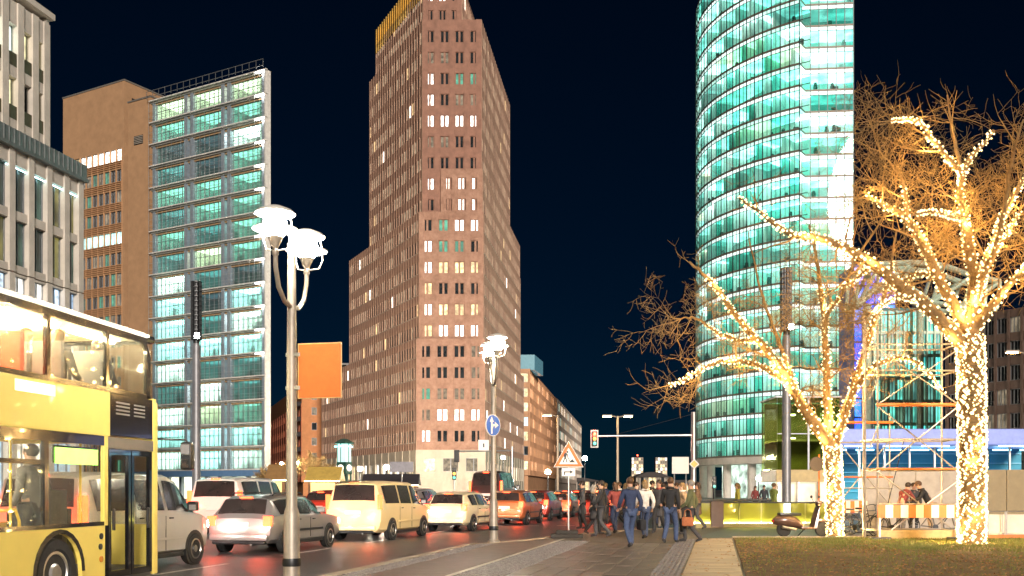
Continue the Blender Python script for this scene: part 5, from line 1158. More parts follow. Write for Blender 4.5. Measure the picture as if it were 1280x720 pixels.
def person_parts(kind):
    if kind in _pm: return _pm[kind]
    J, L, Rr, AL, AR = pose_joints(kind)
    V = []; E = []; ix = {}
    def ad(k, p, r, r2=None, par=None):
        ix[k] = len(V); V.append((*p, r, r2 or r))
        if par: E.append((ix[par], ix[k]))
    def build(rows): 
        V.clear(); E.clear(); ix.clear()
        for r in rows: ad(*r)
    def limb_rows(s, leg, arm, g=0.0, legs=True, arms=True, hands=True):
        rows = []
        return rows
    def fingers(tag_, a, wr, el, sgn):
        d = (Vector(wr)-Vector(el)).normalized(); s = Vector((sgn,0,0)); s = (s-d*s.dot(d)).normalized(); n_ = d.cross(s)
        palm = Vector(wr)+d*.075; rows = [(tag_+'pm', tuple(palm), .034, .018, a)]
        return rows, palm, d, s, n_
    rows = [('pel',J['pel'],.12,.10),('wai',J['wai'],.115,.09,'pel'),('che',J['che'],.14,.10,'wai'),('nek',J['nek'],.055,.055,'che'),('hd0',J['hd0'],.066,.072,'nek'),('hd1',J['hd1'],.078,.094,'hd0'),('hd2',J['hd2'],.058,.07,'hd1')]
    hands = []
    for t_, leg, arm, sg in (('l',L,AL,1),('r',Rr,AR,-1)):
        rows += [(t_+'hip',leg['hip'],.085,.09,'pel'),(t_+'kne',leg['kne'],.055,.058,t_+'hip'),(t_+'ank',leg['ank'],.036,.04,t_+'kne'),(t_+'toe',leg['toe'],.035,.03,t_+'ank')]
        rows += [(t_+'sho',arm['sho'],.058,.058,'che'),(t_+'elb',arm['elb'],.042,.042,t_+'sho'),(t_+'wri',arm['wri'],.027,.027,t_+'elb')]
        fr_, palm, d, s, n_ = fingers(t_, t_+'wri', arm['wri'], arm['elb'], -sg); rows += fr_; hands.append((palm,d,s,n_,Vector(arm['wri'])))
    build(rows); body = skin_mesh("body", V, E, 0, skin_m[0])
    # fingers, nose and ears joined into the same mesh
    ex = MB()
    for palm, d, s, n_, wr in hands:
        for q, (o_, ln) in enumerate(((-.026,.062),(-.009,.072),(.009,.068),(.026,.052))):
            b0 = palm+s*o_; ex.tube([b0, b0+d*ln*.5+n_*.006, b0+d*ln*.85+n_*.024], [.0095,.0085,.007], 6)
        th = wr+d*.03+s*.03; ex.tube([th, th+s*.028+d*.03, th+s*.03+d*.06+n_*.012], [.011,.01,.008], 6)
    h1 = Vector(J['hd1']); ex.tube([h1+Vector((0,.085,.015)), h1+Vector((0,.112,-.02)), h1+Vector((0,.09,-.03))], [.008,.013,.008], 6)
    for sg in (1,-1): ex.ball((h1.x+sg*.078,h1.y-.005,h1.z-.005), .025, 6, 5, (.4,.7,1.1)); ex.ball((h1.x+sg*.03,h1.y+.083,h1.z+.012), .011, 6, 5)
    ex.tube([h1+Vector((-.022,.085,-.055)), h1+Vector((0,.09,-.057)), h1+Vector((.022,.085,-.055))], .006, 5)
    bm = bmesh.new(); bm.from_mesh(body); em = ex.mesh("ex", skin_m[0], True); bm.from_mesh(em); bm.to_mesh(body); bm.free(); bpy.data.meshes.remove(em)
    body.polygons.foreach_set("use_smooth", [True]*len(body.polygons))
    hem = Vector(J['pel'])+Vector((0,0,-.17)) if kind != 'sit' else Vector(J['pel'])+Vector((0,.0,.04))
    rows = [('wai',J['wai'],.15,.125),('che',J['che'],.168,.128,'wai'),('nek',(J['nek'][0],J['nek'][1]-.005,J['nek'][2]-.02),.085,.08,'che'),('pel',tuple(hem),.165,.14,'wai')]
    for t_, arm in (('l',AL),('r',AR)):
        rows += [(t_+'sho',arm['sho'],.082,.08,'che'),(t_+'elb',arm['elb'],.06,.06,t_+'sho'),(t_+'wri',arm['wri'],.046,.046,t_+'elb')]
    build(rows); jacket = skin_mesh("jacket", V, E, 0, skin_m[0])
    crows = [(r[0],r[1],r[2]*1.08,r[3]*1.08,*r[4:]) for r in rows]
    if kind != 'sit': crows += [('hm1',(J['pel'][0],J['pel'][1],J['pel'][2]-.30),.185,.165,'pel'),('hm2',(J['pel'][0],J['pel'][1],J['pel'][2]-.42),.19,.175,'hm1')]
    build(crows); coat = skin_mesh("coat", V, E, 0, skin_m[0])
    nk = Vector(J['nek']); cl = MB(); ring_ = [nk+Vector((.078*math.cos(q*math.pi/6), .078*math.sin(q*math.pi/6)-.005, .02+.012*math.cos(q*math.pi/6+1.57))) for q in range(13)]
    cl.tube(ring_, .034, 7, False); collar = cl.mesh("collar", skin_m[0], True)
    rows = [('pel',J['pel'],.135,.115)]
    for t_, leg in (('l',L),('r',Rr)):
        rows += [(t_+'hip',leg['hip'],.105,.108,'pel'),(t_+'kne',leg['kne'],.073,.076,t_+'hip'),(t_+'ank',(leg['ank'][0],leg['ank'][1],leg['ank'][2]-.02),.064,.068,t_+'kne')]
    build(rows); trousers = skin_mesh("trousers", V, E, 0, skin_m[0])
    sh = []
    for leg in (L, Rr):
        a, b = leg['ank'], leg['toe']
        build([('a',(a[0],a[1]-.03,a[2]-.01),.05,.05),('b',((a[0]+b[0])/2,(a[1]+b[1])/2,(a[2]+b[2])/2),.048,.045,'a'),('c',b,.042,.032,'b')]); sh.append(skin_mesh("shoe", V, E, 0, skin_m[0]))
    hr = MB(); h2 = Vector(J['hd2']); hr.ball((h2.x,h2.y-.022,h2.z-.045), .1, 12, 9, (.93,1.1,.98))
    hairs = hr.mesh("hair", hair_m[0], True)
    hl = MB(); hl.ball((h2.x,h2.y-.022,h2.z-.045), .1, 12, 9, (.95,1.1,1.0)); hl.tube([(h2.x,h2.y-.06,h2.z-.05),(h2.x,h2.y-.085,h2.z-.16),(h2.x,h2.y-.08,h2.z-.28)], [.08,.085,.05], 10)
    _pm[kind] = dict(body=body, jacket=jacket, coat=coat, collar=collar, trousers=trousers, shoes=sh, hair=hairs, hairl=hl.mesh("hair", hair_m[0], True), J=J, L=L, R=Rr, AL=AL, AR=AR); return _pm[kind]
def with_mat(me, m):
    return shared(("wm", me.name, m.name), lambda: (lambda c: (c.materials.clear(), c.materials.append(m), c)[-1])(me.copy()))
cloth = {n: M("cloth_"+n, c, .85, var=.2, scale=14, bump=.15, bscale=60) for n, c in dict(black=(.02,.02,.022), navy=(.03,.045,.10), grey=(.14,.13,.12), brown=(.13,.08,.05), white=(.65,.62,.58), jeans=(.06,.09,.18), olive=(.10,.11,.05), maroon=(.20,.04,.035), tan=(.36,.25,.15), dgrey=(.06,.06,.065), yellow=(.45,.42,.08), green=(.16,.20,.06), orange=(.45,.15,.06), charcoal=(.04,.04,.045)).items()}
def person(label, loc, rz, pose='walk', top='black', leg='jeans', hair=0, sk=0, h=1.0, long=False, bag=None, group=None, coat=False, scarf=None):
    P = person_parts(pose); t = thing("person", label, "person", loc, rz, group); t.scale = (h,h,h)
    link("body", with_mat(P['body'], skin_m[sk]), t); lc = coat and pose != 'sit'; jk = link("coat" if lc else "jacket", with_mat(P['coat' if lc else 'jacket'], cloth[top]), t); link("collar", with_mat(P['collar'], cloth[scarf or top]), jk); link("trousers", with_mat(P['trousers'], cloth[leg]), t)
    for s in P['shoes']: link("shoe", with_mat(s, cloth['charcoal']), t)
    link("hair", with_mat(P['hairl' if long else 'hair'], hair_m[hair]), t)
    return t
def bag(label, par_loc, rz, colr, h=.95, off=(.3,.05), size=.3):
    c, s = math.cos(rz), math.sin(rz); x = par_loc[0]+c*off[0]-s*off[1]; y = par_loc[1]+s*off[0]+c*off[1]
    t = thing("carried_bag", label, "bag", (x,y,par_loc[2]+h-size-.22), rz)
    MB().bbox(-.08,.08,-size*.6,size*.6,0,size,.05).build("bag_body", cloth[colr], t, True)
    MB().tube([(0,-size*.4,size),(0,-size*.3,size+.17),(0,0,size+.22),(0,size*.3,size+.17),(0,size*.4,size)], .012, 6).build("handle", cloth[colr], t, True)
G = "people in the crowd on the pavement"
def on(u, Z): return ((u-CX)/F*Z, Z, PAVE+.012)
crowd = [
 ("person in long black coat at the left front of the crowd",752,31,75,'walk','black','dgrey',0,0,1.0,0,1,None),
 ("person in navy coat and jeans nearest the camera in the crowd",788,25.5,15,'walk','navy','jeans',1,0,1.02,0,0,'grey'),
 ("person in white jacket in the middle of the crowd",806,30,10,'walk','white','jeans',2,0,1.0,1,0,None),
 ("person in charcoal coat behind the white jacket",824,34,150,'walk','charcoal','black',0,1,1.03,0,1,'maroon'),
 ("person in black jacket and blue jeans right of the white jacket",838,27.5,-25,'walk','black','jeans',1,0,1.03,0,0,None),
 ("long-haired person in tan coat at the right of the crowd",853,33,100,'stand','tan','black',2,0,.97,1,1,'white'),
 ("person in brown jacket in the back row of the crowd",795,37,-80,'walk','brown','dgrey',0,2,1.0,0,0,None),
 ("person in dark grey coat at the back left of the crowd",728,37.5,85,'phone','dgrey','black',0,0,1.02,0,1,None),
 ("person in maroon jacket between black and navy coats",769,33.5,20,'walk','maroon','navy',1,1,.98,1,0,'black'),
 ("tall person in black coat at the rear middle of the crowd",815,41,-100,'walk','black','navy',0,0,1.05,0,1,None),
 ("person in olive jacket carrying an orange bag at the crowd's right end",864,28,70,'walk','olive','dgrey',3,0,.99,0,0,None),
 ("person in navy jacket second from the left at the back",757,42,5,'walk','navy','black',2,0,1.0,0,0,None),
 ("person in grey jacket behind the tan coat",846,41,95,'walk','grey','black',1,0,1.0,0,0,'navy'),
 ("person in brown coat at the far end of the crowd",782,44,-60,'stand','brown','navy',2,2,1.0,1,1,None),
 ("person in black jacket and grey trousers between white jacket and tan coat",829,38,-30,'phone','black','grey',0,1,.99,0,0,None),
 ("short person in long charcoal coat beside the dark maroon car",742,33,-70,'walk','charcoal','black',3,0,.93,1,1,'tan'),
 ("person in long grey coat walking left in front of the back row",774,38.5,88,'walk','dgrey','black',1,0,1.0,0,1,'white'),
 ("person in long brown coat beside the pedestrian signal",872,37,80,'walk','brown','dgrey',0,1,1.0,1,1,None)]
for lab,u,Z,rz,po,tp_,lg,hr_,sk_,h_,ln,ct_,sc_ in crowd: person(lab, on(u,Z), R(rz), po, tp_, lg, hr_, sk_, h_, bool(ln), group=G, coat=bool(ct_), scarf=sc_)
bag("orange shopping bag hanging beside the olive jacket", on(864,28), R(70), 'orange', off=(-.27,.05), size=.26)
bag("black shoulder bag carried beside the navy coat", on(788,25.5), R(15), 'black', off=(.3,0), size=.28)
bag("tan bag carried beside the tan coat", on(853,33), R(100), 'tan', off=(.3,.08), size=.26)
G2 = "people behind the yellow-lit balustrade"
person("person in coat coloured by yellow light behind the lit balustrade left of centre", on(922,42.5), R(80), 'stand', 'yellow','olive',2,0,1.0,True,group=G2)  # cloth colours of these two hold the yellow light falling on them
person("person in jacket coloured by yellow light behind the balustrade near the glass lift", on(967,42.0), R(-70), 'walk', 'green','olive',1,0,1.0,False,group=G2)
person("person in dark jacket far behind the balustrade by the columns", on(955,62), R(180), 'stand', 'charcoal','black',0,0,1.0,False,group=G2)
person("person in maroon top far behind the balustrade", on(944,62), R(200), 'stand', 'maroon','black',1,0,.97,True,group=G2)
G3 = "people behind the striped barrier"
person("person in maroon jacket leaning behind the striped barrier", on(1126,34.2), R(-60), 'lean', 'maroon','grey',0,0,1.05,False,group=G3)
person("person in black jacket facing left behind the striped barrier", on(1163,34.2), R(70), 'lean', 'black','tan',1,0,1.08,False,group=G3)
person("person in charcoal top between the two leaning behind the barrier", on(1142,35.5), R(180), 'stand', 'charcoal','black',0,1,.98,False,group=G3)
# passengers
def on_bus(x, y, z):
    a = -math.atan(bsl); return (BX+math.cos(a)*x-math.sin(a)*y, BZ+math.sin(a)*x+math.cos(a)*y, z)
ba = -math.atan(bsl); G4 = "bus passengers on the upper deck"
person("passenger in dark jacket in the front upper window", on_bus(-.38,-1.12,2.54), ba, 'sit','charcoal','black',0,0,.98,group=G4)
person("blond passenger in grey coat in the second upper window", on_bus(-.40,-2.12,2.54), ba, 'sit','grey','jeans',2,0,.98,True,group=G4)
person("passenger in brown coat beside the orange seat on upper deck", on_bus(-.9,-2.1,2.54), ba, 'sit','brown','black',1,2,1.0,True,group=G4)
person("passenger in olive jacket at the left edge of upper deck", on_bus(-.40,-4.95,2.54), ba, 'sit','olive','black',2,0,.98,True,group=G4)
person("passenger in tan jacket on the far side of upper deck", on_bus(-1.78,-2.1,2.54), ba, 'sit','tan','black',1,0,1.0,False,group=G4)
person("standing passenger in grey hooded coat behind the lower window", on_bus(-.75,-2.15,.41), ba+R(80), 'stand','grey','black',0,0,1.03,group="bus passengers on the lower deck")
# ================================================================ lit trees
bark = M("bark", (.20,.125,.05), .85, var=.35, scale=6, bump=.5, bscale=25)
twig_m = M("twig_bark", (.24,.15,.05), .8, var=.3, scale=3)
bulb_m = M("bulb_glow", (1,.8,.5), .4, emit=(1,.68,.30), es=1.5, sample=False)
wire_m = M("string_wire", (.05,.05,.03), .6)
def catmull(P, n=6):
    P = [Vector(p) for p in P]; Q = [P[0]*2-P[1]]+P+[P[-1]*2-P[-2]]; out = []
    for i in range(1, len(Q)-2):
        for k in range(n):
            t = k/n; a,b,c,d = Q[i-1],Q[i],Q[i+1],Q[i+2]
            out.append(.5*((2*b)+(c-a)*t+(2*a-5*b+4*c-d)*t*t+(3*b-a-3*c+d)*t**3))
    return out+[P[-1]]
def tree(label, slabel, base, limbs, trunk_top, r_trunk, seed, budget, zmax, twig_len=1.0, power=14, dens=(60,13)):
    rr = random.Random(seed); t = thing("lit_tree", label, "tree", base)
    B = Vector(base); tr = MB(); br = MB(); tw = MB(); bulbs = MB(); wire = MB(); lights = []
    sl = thing("string_lights", slabel, "string lights", base)
    def rv3(): 
        v = Vector((rr.gauss(0,1),rr.gauss(0,1),rr.gauss(0,1))); return v.normalized()
    tp = [Vector((0,0,-.05)), Vector((0,0,.25)), Vector(trunk_top)-B]
    tp = catmull([tp[0],tp[1],(tp[1]+tp[2])/2+Vector((.03,.02,0)),tp[2]], 6)
    tr.tube(tp, [r_trunk*(1.35 if i < 2 else 1.12 if i < 5 else 1.0) for i in range(len(tp))], 14)
    def put_bulbs(path, rad, per_m, wind=2.2):
        prev = None; ang = rr.uniform(0,6)
        for i in range(len(path)-1):
            a, b = path[i], path[i+1]; L = (b-a).length; n = max(1, int(L*per_m+rr.random()))
            d = (b-a).normalized(); u = d.orthogonal().normalized(); w = d.cross(u); r0, r1 = rad[i], rad[i+1]
            for k in range(n):
                f = (k+rr.random()*.6)/n; ang += wind+rr.uniform(-.5,.5); q = a+(b-a)*f+(u*math.cos(ang)+w*math.sin(ang))*(r0+(r1-r0)*f+.035)
                bulbs.octa(q, rr.choice((.022,.028,.034,.05)))
                if prev is not None and (q-prev).length < .9: wire.tube([prev,q], .006, 3, False)
                prev = q
            if rr.random() < .55: lights.append((a+b)/2+(u*math.cos(ang)+w*math.sin(ang))*(max(r0,.05)+.16))
    put_bulbs(tp[2:], [r_trunk]*len(tp[2:]), dens[0], 1.1)
    cnt = [0]; lim = [0]
    def grow(p, d, r, L, depth):
        if cnt[0] > lim[0] or p.z > zmax*rr.uniform(.86,1.02): return
        n = 5 if depth < 2 else 4; pts = [p]; rs = [r]; dd = d.copy()
        for i in range(n):
            dd = (dd+rv3()*(.20 if depth < 2 else .30)+Vector((0,0,.025))).normalized(); pts.append(pts[-1]+dd*L/n); rs.append(max(.0035, r*(1-.75*(i+1)/n)))
        cnt[0] += 1
        (br if depth == 0 else tw).tube(pts, rs, 5 if depth == 0 else 3, False)
        if depth >= 3: return
        for k in range((6,4,3)[depth]):
            f = rr.uniform(.25,1.0); i = min(n-1, int(f*n)); q = pts[i]+(pts[i+1]-pts[i])*(f*n-i)
            dn = (pts[i+1]-pts[i]).normalized(); s = rv3(); s = (s-dn*s.dot(dn)).normalized()
            grow(q, (dn*rr.uniform(.35,.9)+s+Vector((0,0,.06))).normalized(), rs[i]*.55+.002, L*rr.uniform(.45,.75), depth+1)
    for li, (pts, r0, r1, lit) in enumerate(limbs):
        lim[0] = budget*(li+1)/len(limbs)
        P = catmull([Vector(p)-B for p in pts], 6); N = len(P); rad = [r0+(r1-r0)*(i/(N-1))**.8 for i in range(N)]
        P = [p+rv3()*.03*(0 if i == 0 else 1) for i, p in enumerate(P)]
        tr.tube(P, rad, 9)
        if lit: put_bulbs(P[:int(N*lit)], rad, dens[1], 1.7)
        tot = sum((P[i+1]-P[i]).length for i in range(N-1))
        nk = int(tot*2.4)
        for k in rr.sample(range(nk), nk):
            f = .15+.85*(k+rr.random())/nk; i = min(N-2, int(f*(N-1))); dn = (P[i+1]-P[i]).normalized(); s = rv3(); s = (s-dn*s.dot(dn)).normalized()
            grow(P[i], (dn*.5+s+Vector((0,0,.10))).normalized(), min(.035, rad[i]*.5), rr.uniform(1.0,2.3)*twig_len, 0 if f < .8 else 1)
        for k in range(4): grow(P[-1], ((P[-1]-P[-2]).normalized()+rv3()*.45).normalized(), min(.03,rad[-1]*.9), rr.uniform(1.2,2.4)*twig_len, 0)
    tr.build("trunk", bark, t, True, False, 60); tag(br.build("branches", bark, t, True, False, 60), kind='stuff'); tag(tw.build("twigs", twig_m, t, True, False, 60), kind='stuff')
    tag(bulbs.build("bulbs", bulb_m, sl), kind='stuff'); wire.build("wire", wire_m, sl)
    rr.shuffle(lights)
    for q in lights[:60]: lamp_point(sl, q, power, (1,.60,.20), .05)
    for k in range(6): lamp_point(sl, ((r_trunk+.42)*math.cos(k*1.05+3.4), (r_trunk+.42)*math.sin(k*1.05+3.4), .4+.35*k), power*1.3, (1,.64,.26), .05)  # added points off the bark that brighten the lawn round the trunk
    return t
def pp(pts, Z): return [px(u,v,Z+dz) for u,v,dz in pts]
ZL, ZR = TL.y, TRr.y
kL = lambda pts: pp(pts, ZL); kR = lambda pts: pp(pts, ZR)
fk = px(1040,556,ZL)
tree("bare tree with low fork wrapped in warm string lights left of scaffold", "warm string lights wound round the left bare tree", TL,
 [(kL([(1040,560,0),(1002,505,-.4),(970,452,-.8),(935,412,-1.2),(888,352,-1.8),(862,326,-2.0)]), .21,.035,.85),
  (kL([(985,478,-.6),(945,455,-1.2),(900,452,-1.8),(860,472,-2.2),(832,484,-2.3)]), .10,.02,.98),
  (kL([(1036,562,0),(1034,490,.3),(1030,400,.5),(1022,335,.4),(1012,280,.2)]), .17,.03,.7),
  (kL([(1042,560,0),(1068,480,.5),(1092,405,1.0),(1112,345,1.6),(1120,290,2.0)]), .16,.03,.85),
  (kL([(1046,552,0),(1066,492,-.6),(1096,455,-1.1),(1140,450,-1.5),(1182,492,-1.8)]), .13,.02,1.0),
  (kL([(1000,500,-.4),(975,430,.4),(950,360,1.0),(935,290,1.6)]), .09,.02,.35),
  (kL([(1031,400,.5),(1060,350,-.4),(1068,300,-1.0)]), .07,.02,.4),
  (kL([(950,428,-1.0),(905,420,-1.4),(872,398,-1.6),(852,398,-1.8)]), .07,.02,.6)],
 fk, .24, 31, 4800, 9.6, .62, 16, (170,24))
fkR = px(1213,420,ZR)
tree("tall bare tree wrapped in warm string lights at the right edge", "dense warm string lights wound round the right bare tree", TRr,
 [(kR([(1208,432,0),(1150,376,-.5),(1090,330,-1.0),(1040,302,-1.6),(985,290,-2.0),(925,248,-2.4)]), .21,.03,1.0),
  (kR([(1212,420,0),(1168,335,.5),(1134,275,1.0),(1102,256,1.4),(1075,238,1.8)]), .17,.03,.95),
  (kR([(1213,420,0),(1217,343,0),(1205,272,.2),(1203,216,.2),(1241,164,.4)]), .20,.04,1.0),
  (kR([(1203,216,.2),(1167,176,-.4),(1144,150,-.8),(1111,150,-1.2)]), .08,.02,1.0),
  (kR([(1218,410,0),(1245,375,-.6),(1282,335,-1.2),(1320,300,-1.8)]), .16,.03,.9),
  (kR([(1220,395,.1),(1238,310,.8),(1266,248,1.4),(1295,205,2.0)]), .14,.03,.9),
  (kR([(1216,380,0),(1250,290,-1),(1262,210,-1.6),(1280,150,-2)]), .10,.02,.5),
  (kR([(1180,345,.4),(1140,345,1.6),(1100,380,2.4)]), .08,.02,.9),
  (kR([(1204,272,.2),(1165,265,-1.0),(1140,268,-1.8)]), .07,.02,.9),
  (kR([(1203,218,.2),(1190,160,1.0),(1185,118,1.6)]), .07,.015,.2),
  (kR([(1150,376,-.5),(1120,372,-1.2),(1090,392,-1.8)]), .06,.02,1.0),
  (kR([(1238,310,.8),(1256,296,.2),(1275,262,-.4)]), .06,.02,1.0),
  (kR([(1134,275,1.0),(1128,225,.6),(1100,190,.2)]), .06,.015,.5),
  (kR([(1090,330,-1.0),(1068,350,-.6),(1040,362,-.2)]), .06,.015,.9)],
 fkR, .33, 47, 9500, 12.4, .85, 18, (230,28))
# small bare street trees in front of the orange hotel
def small_tree(label, u, Z, h, seed):
    rr = random.Random(seed); b = px(u,HZ,Z); t = thing("bare_tree", label, "tree", (b.x,Z,PAVE), 0, "small bare trees by the orange hotel"); tr = MB(); tw = MB()
    tr.tube([(0,0,-.05),(0,0,h*.2),(.1,0,h*.4)], [.2,.16,.12], 8)
    def g(p, d, r, L, k):
        e = p+d*L; m = (p+e)/2+Vector((rr.uniform(-.1,.1),rr.uniform(-.1,.1),.05))*L*.5; (tr if k < 1 else tw).tube([p,m,e], [r,r*.8,r*.5], 4 if k < 1 else 3, False)
        if k < 4:
            for _ in range(4): g(p+(e-p)*rr.uniform(.4,1), (d+Vector((rr.gauss(0,.6),rr.gauss(0,.6),rr.gauss(.1,.4)))).normalized(), max(.02,r*.6), L*rr.uniform(.6,.8), k+1)
    for q in range(5): g(Vector((.05,0,h*.35)), Vector((rr.gauss(0,.5),rr.gauss(0,.5),.8)).normalized(), .09, h*.28, 0)
    tr.build("trunk", bark, t); tag(tw.build("crown", twig_m, t), kind='stuff')
small_tree("small bare tree left of the historic traffic tower", 388, 150, 7.5, 1)
small_tree("small bare tree beside the near lamp post before the hotel", 345, 150, 6.5, 2)
small_tree("small bare tree behind the golden market hut", 408, 158, 6, 3)
small_tree("small bare tree nearest the glass block corner", 335, 148, 5, 4)

# ================================================================ yellow-lit station balustrade
Zy = 39.8; xa, xb = px(869,HZ,Zy).x, px(1034,HZ,Zy).x; hb_ = px(900,627,Zy).z-PAVE
bal = thing("station_balustrade", "glass stair balustrade lit yellow from below with dark top rail", "balustrade", (xa,Zy,PAVE))
yg = glass("yellow_glass", (.92,.90,.42), .06, .05, .35)
wtot = xb-xa
for i in range(6):
    a = i*wtot/6; o = link("glass_panel", shared(("ygp",), lambda: MB().box(.03,wtot/6-.03,-.012,.012,.16,hb_-.06).mesh("glass_panel", yg)), bal, (a,0,0))
MB().bbox(-.05,wtot+.05,-.09,.09,hb_-.06,hb_,.015).build("top_rail", steel_d, bal)
MB().box(0,wtot,-.1,.1,0,.15).build("base_kerb", M("kerb_yellow_stone", (.30,.27,.12), .6), bal)
MB().box(.02,wtot-.02,.02,.07,.16,.20).build("light_strip", M("yellow_strip", (.8,.8,.3), .4, emit=(1,.95,.45), es=8), bal)
x_p = px(888,HZ,Zy).x-xa; MB().bbox(x_p,x_p+.5,-.16,.16,0,hb_+.02,.02).build("stone_pillar", M("brown_stone", (.16,.12,.12), .6), bal)
MB().bbox(x_p-1.0,x_p+2.4,-.2,.2,hb_+.02,hb_+.10,.02).build("pillar_cap", steel_d, bal)
# inner wall of the stairwell
iw = thing("stairwell_wall", "yellow lit inner wall of the station stairwell behind the balustrade", "wall", (xa,Zy+2.6,PAVE))
MB().box(0,wtot,0,.2,0,.95).build("wall", M("yellow_tile", (.58,.56,.26), .5, var=.12, scale=3), iw)
MB().box(.1,wtot-.1,-.06,-.01,.05,.12).build("light_strip", _mats["yellow_strip"], iw)
for i in range(5): MB().box(.3+i*wtot/5,.36+i*wtot/5,-.03,.0,.14,.94).build("joint", M("tile_joint", (.3,.27,.08), .6), iw)
wlt = thing("notice_sign", "small white lit notice panel at the right end of balustrade", "sign", (px(984,HZ,Zy-.3).x,Zy-.3,PAVE)); MB().bbox(-.12,.12,-.03,.03,.30,.95,.01).build("panel", M("white_panel_lit", (.9,.9,.7), .4, emit=(1,.97,.7), es=3), wlt); MB().box(-.10,.10,-.02,.02,0,.3).build("stand", steel_d, wlt)
# ================================================================ glass lift pavilion
Zg = 66; ga, gb_ = px(971,HZ,Zg).x, px(1050,HZ,Zg).x; gtz = px(980,497,Zg).z; gmz = px(980,587,Zg).z; gbz = px(980,602,Zg).z
gl = thing("glass_lift_house", "olive tinted glass lift house with cream band behind the left lit tree", "pavilion", (ga,Zg,PAVE))
og = glass("olive_glass", (.70,.74,.46), .03, .03, .05); W = gb_-ga; D = 4.0
inn = MB().box(.15,W-.15,D-.3,D-.15,gmz-PAVE,gtz-PAVE-.1).build("inner_wall", M("lift_inner", (.22,.25,.09), .6, var=.2, scale=.7), gl)
for x in (W*.5,): MB().box(x-.06,x+.06,-.05,.02,gmz-PAVE,gtz-PAVE).build("mullion", frame_g, gl)
for a, b in ((.05,W*.5-.06),(W*.5+.06,W-.05)):
    for z0_, z1_ in ((gmz-PAVE,(gmz+gtz)/2-PAVE-.03),((gmz+gtz)/2-PAVE+.03,gtz-PAVE)): MB().box(a,b,-.01,.01,z0_,z1_).build("glass_panel", og, gl)
MB().box(-.01,.01,.02,D,gmz-PAVE,gtz-PAVE).build("glass_panel", og, gl); MB().box(W-.01,W+.01,.02,D,gmz-PAVE,gtz-PAVE).build("glass_panel", og, gl)
MB().box(.02,W-.02,-.03,.03,(gmz+gtz)/2-PAVE-.03,(gmz+gtz)/2-PAVE+.03).build("transom", frame_g, gl)
MB().bbox(-.1,W+.1,-.1,D+.1,gtz-PAVE,gtz-PAVE+.12,.02).build("roof", frame_g, gl)
MB().bbox(-.06,W+.06,-.08,D,gbz-PAVE,gmz-PAVE,.02).build("cream_band", M("cream_panel", (.50,.37,.15), .5), gl)
MB().box(.05,W-.05,.4,.5,0,gbz-PAVE).build("entrance_glow", M("entrance_glow", (.6,.5,.35), .5, emit=(1,.82,.55), es=.3, evar=.4, escale=1.2), gl)
for x in (.1,W*.33,W*.66,W-.15): MB().box(x,x+.12,-.02,.3,0,gbz-PAVE-.01).build("post", steel_g, gl)
for k in range(2):
    zz = (gmz+gtz)/2-PAVE+.1 if k else gmz-PAVE+.9
    MB().bbox(.8,1.6,1.2,1.6,zz+1.2,zz+1.3,.02).build("interior_lamp", M("lift_lamp", (.8,.8,.7), .4, emit=(.95,1,.80), es=5), gl)
MB().box(.1,W-.1,.1,D-.3,(gmz+gtz)/2-PAVE-.5,(gmz+gtz)/2-PAVE-.35).build("landing", frame_g, gl)
# ================================================================ blue canopy hall
Zc = 74; ca, cb = px(1046,HZ,Zc).x, px(1330,HZ,Zc).x; ct, cm_, = px(1100,537,Zc).z, px(1100,557,Zc).z
ch = thing("canopy_hall", "long low glass hall with blue lit canopy edge behind the scaffold", "building", (ca,Zc,PAVE)); W = cb-ca
MB().bbox(-.2,W,-1.2,7,cm_-PAVE,ct-PAVE,.1).build("canopy", M("blue_glow_fascia", (.22,.28,.60), .4, emit=(.30,.38,.95), es=.12), ch)  # blue light on the canopy edge is put into its colour and glow
hall_g = glass("hall_glass", (.75,.95,1.0), .03)
nb_ = 9
for i in range(nb_):
    o = link("glass_panel", shared(("hg",), lambda: MB().box(.05,W/nb_-.05,-.01,.01,.3,cm_-PAVE-.05).mesh("glass_panel", hall_g)), ch, (i*W/nb_,.6,0))
    link("mullion", shared(("hm",), lambda: MB().box(-.06,.06,-.08,.08,0,cm_-PAVE).mesh("mullion", steel_g)), ch, (i*W/nb_,.6,0))
MB().box(0,W,6.2,6.4,0,cm_-PAVE).build("back_wall", M("hall_wall", (.15,.42,.52), .6, var=.15, scale=.6), ch)
for k in range(6): MB().box(.1,W-.1,6.0,6.15,.6+k*.75,.66+k*.75).build("wall_rail", M("hall_rail", (.5,.7,.8), .4, .3), ch)
for i in range(8): MB().bbox(i*W/8+.3,(i+1)*W/8-.5,2.6,2.9,cm_-PAVE-.25,cm_-PAVE-.15,.02).build("ceiling_tube", M("hall_tube", (.8,.9,1), .4, emit=(.60,.92,1), es=3.2), ch)
for i in range(6): MB().box(i*W/6+.2,(i+1)*W/6-.6,-1.19,-1.1,cm_-PAVE-.12,cm_-PAVE-.04).build("edge_light", M("edge_light_white", (.9,.9,1), .4, emit=(.85,.95,1), es=1.6), ch)
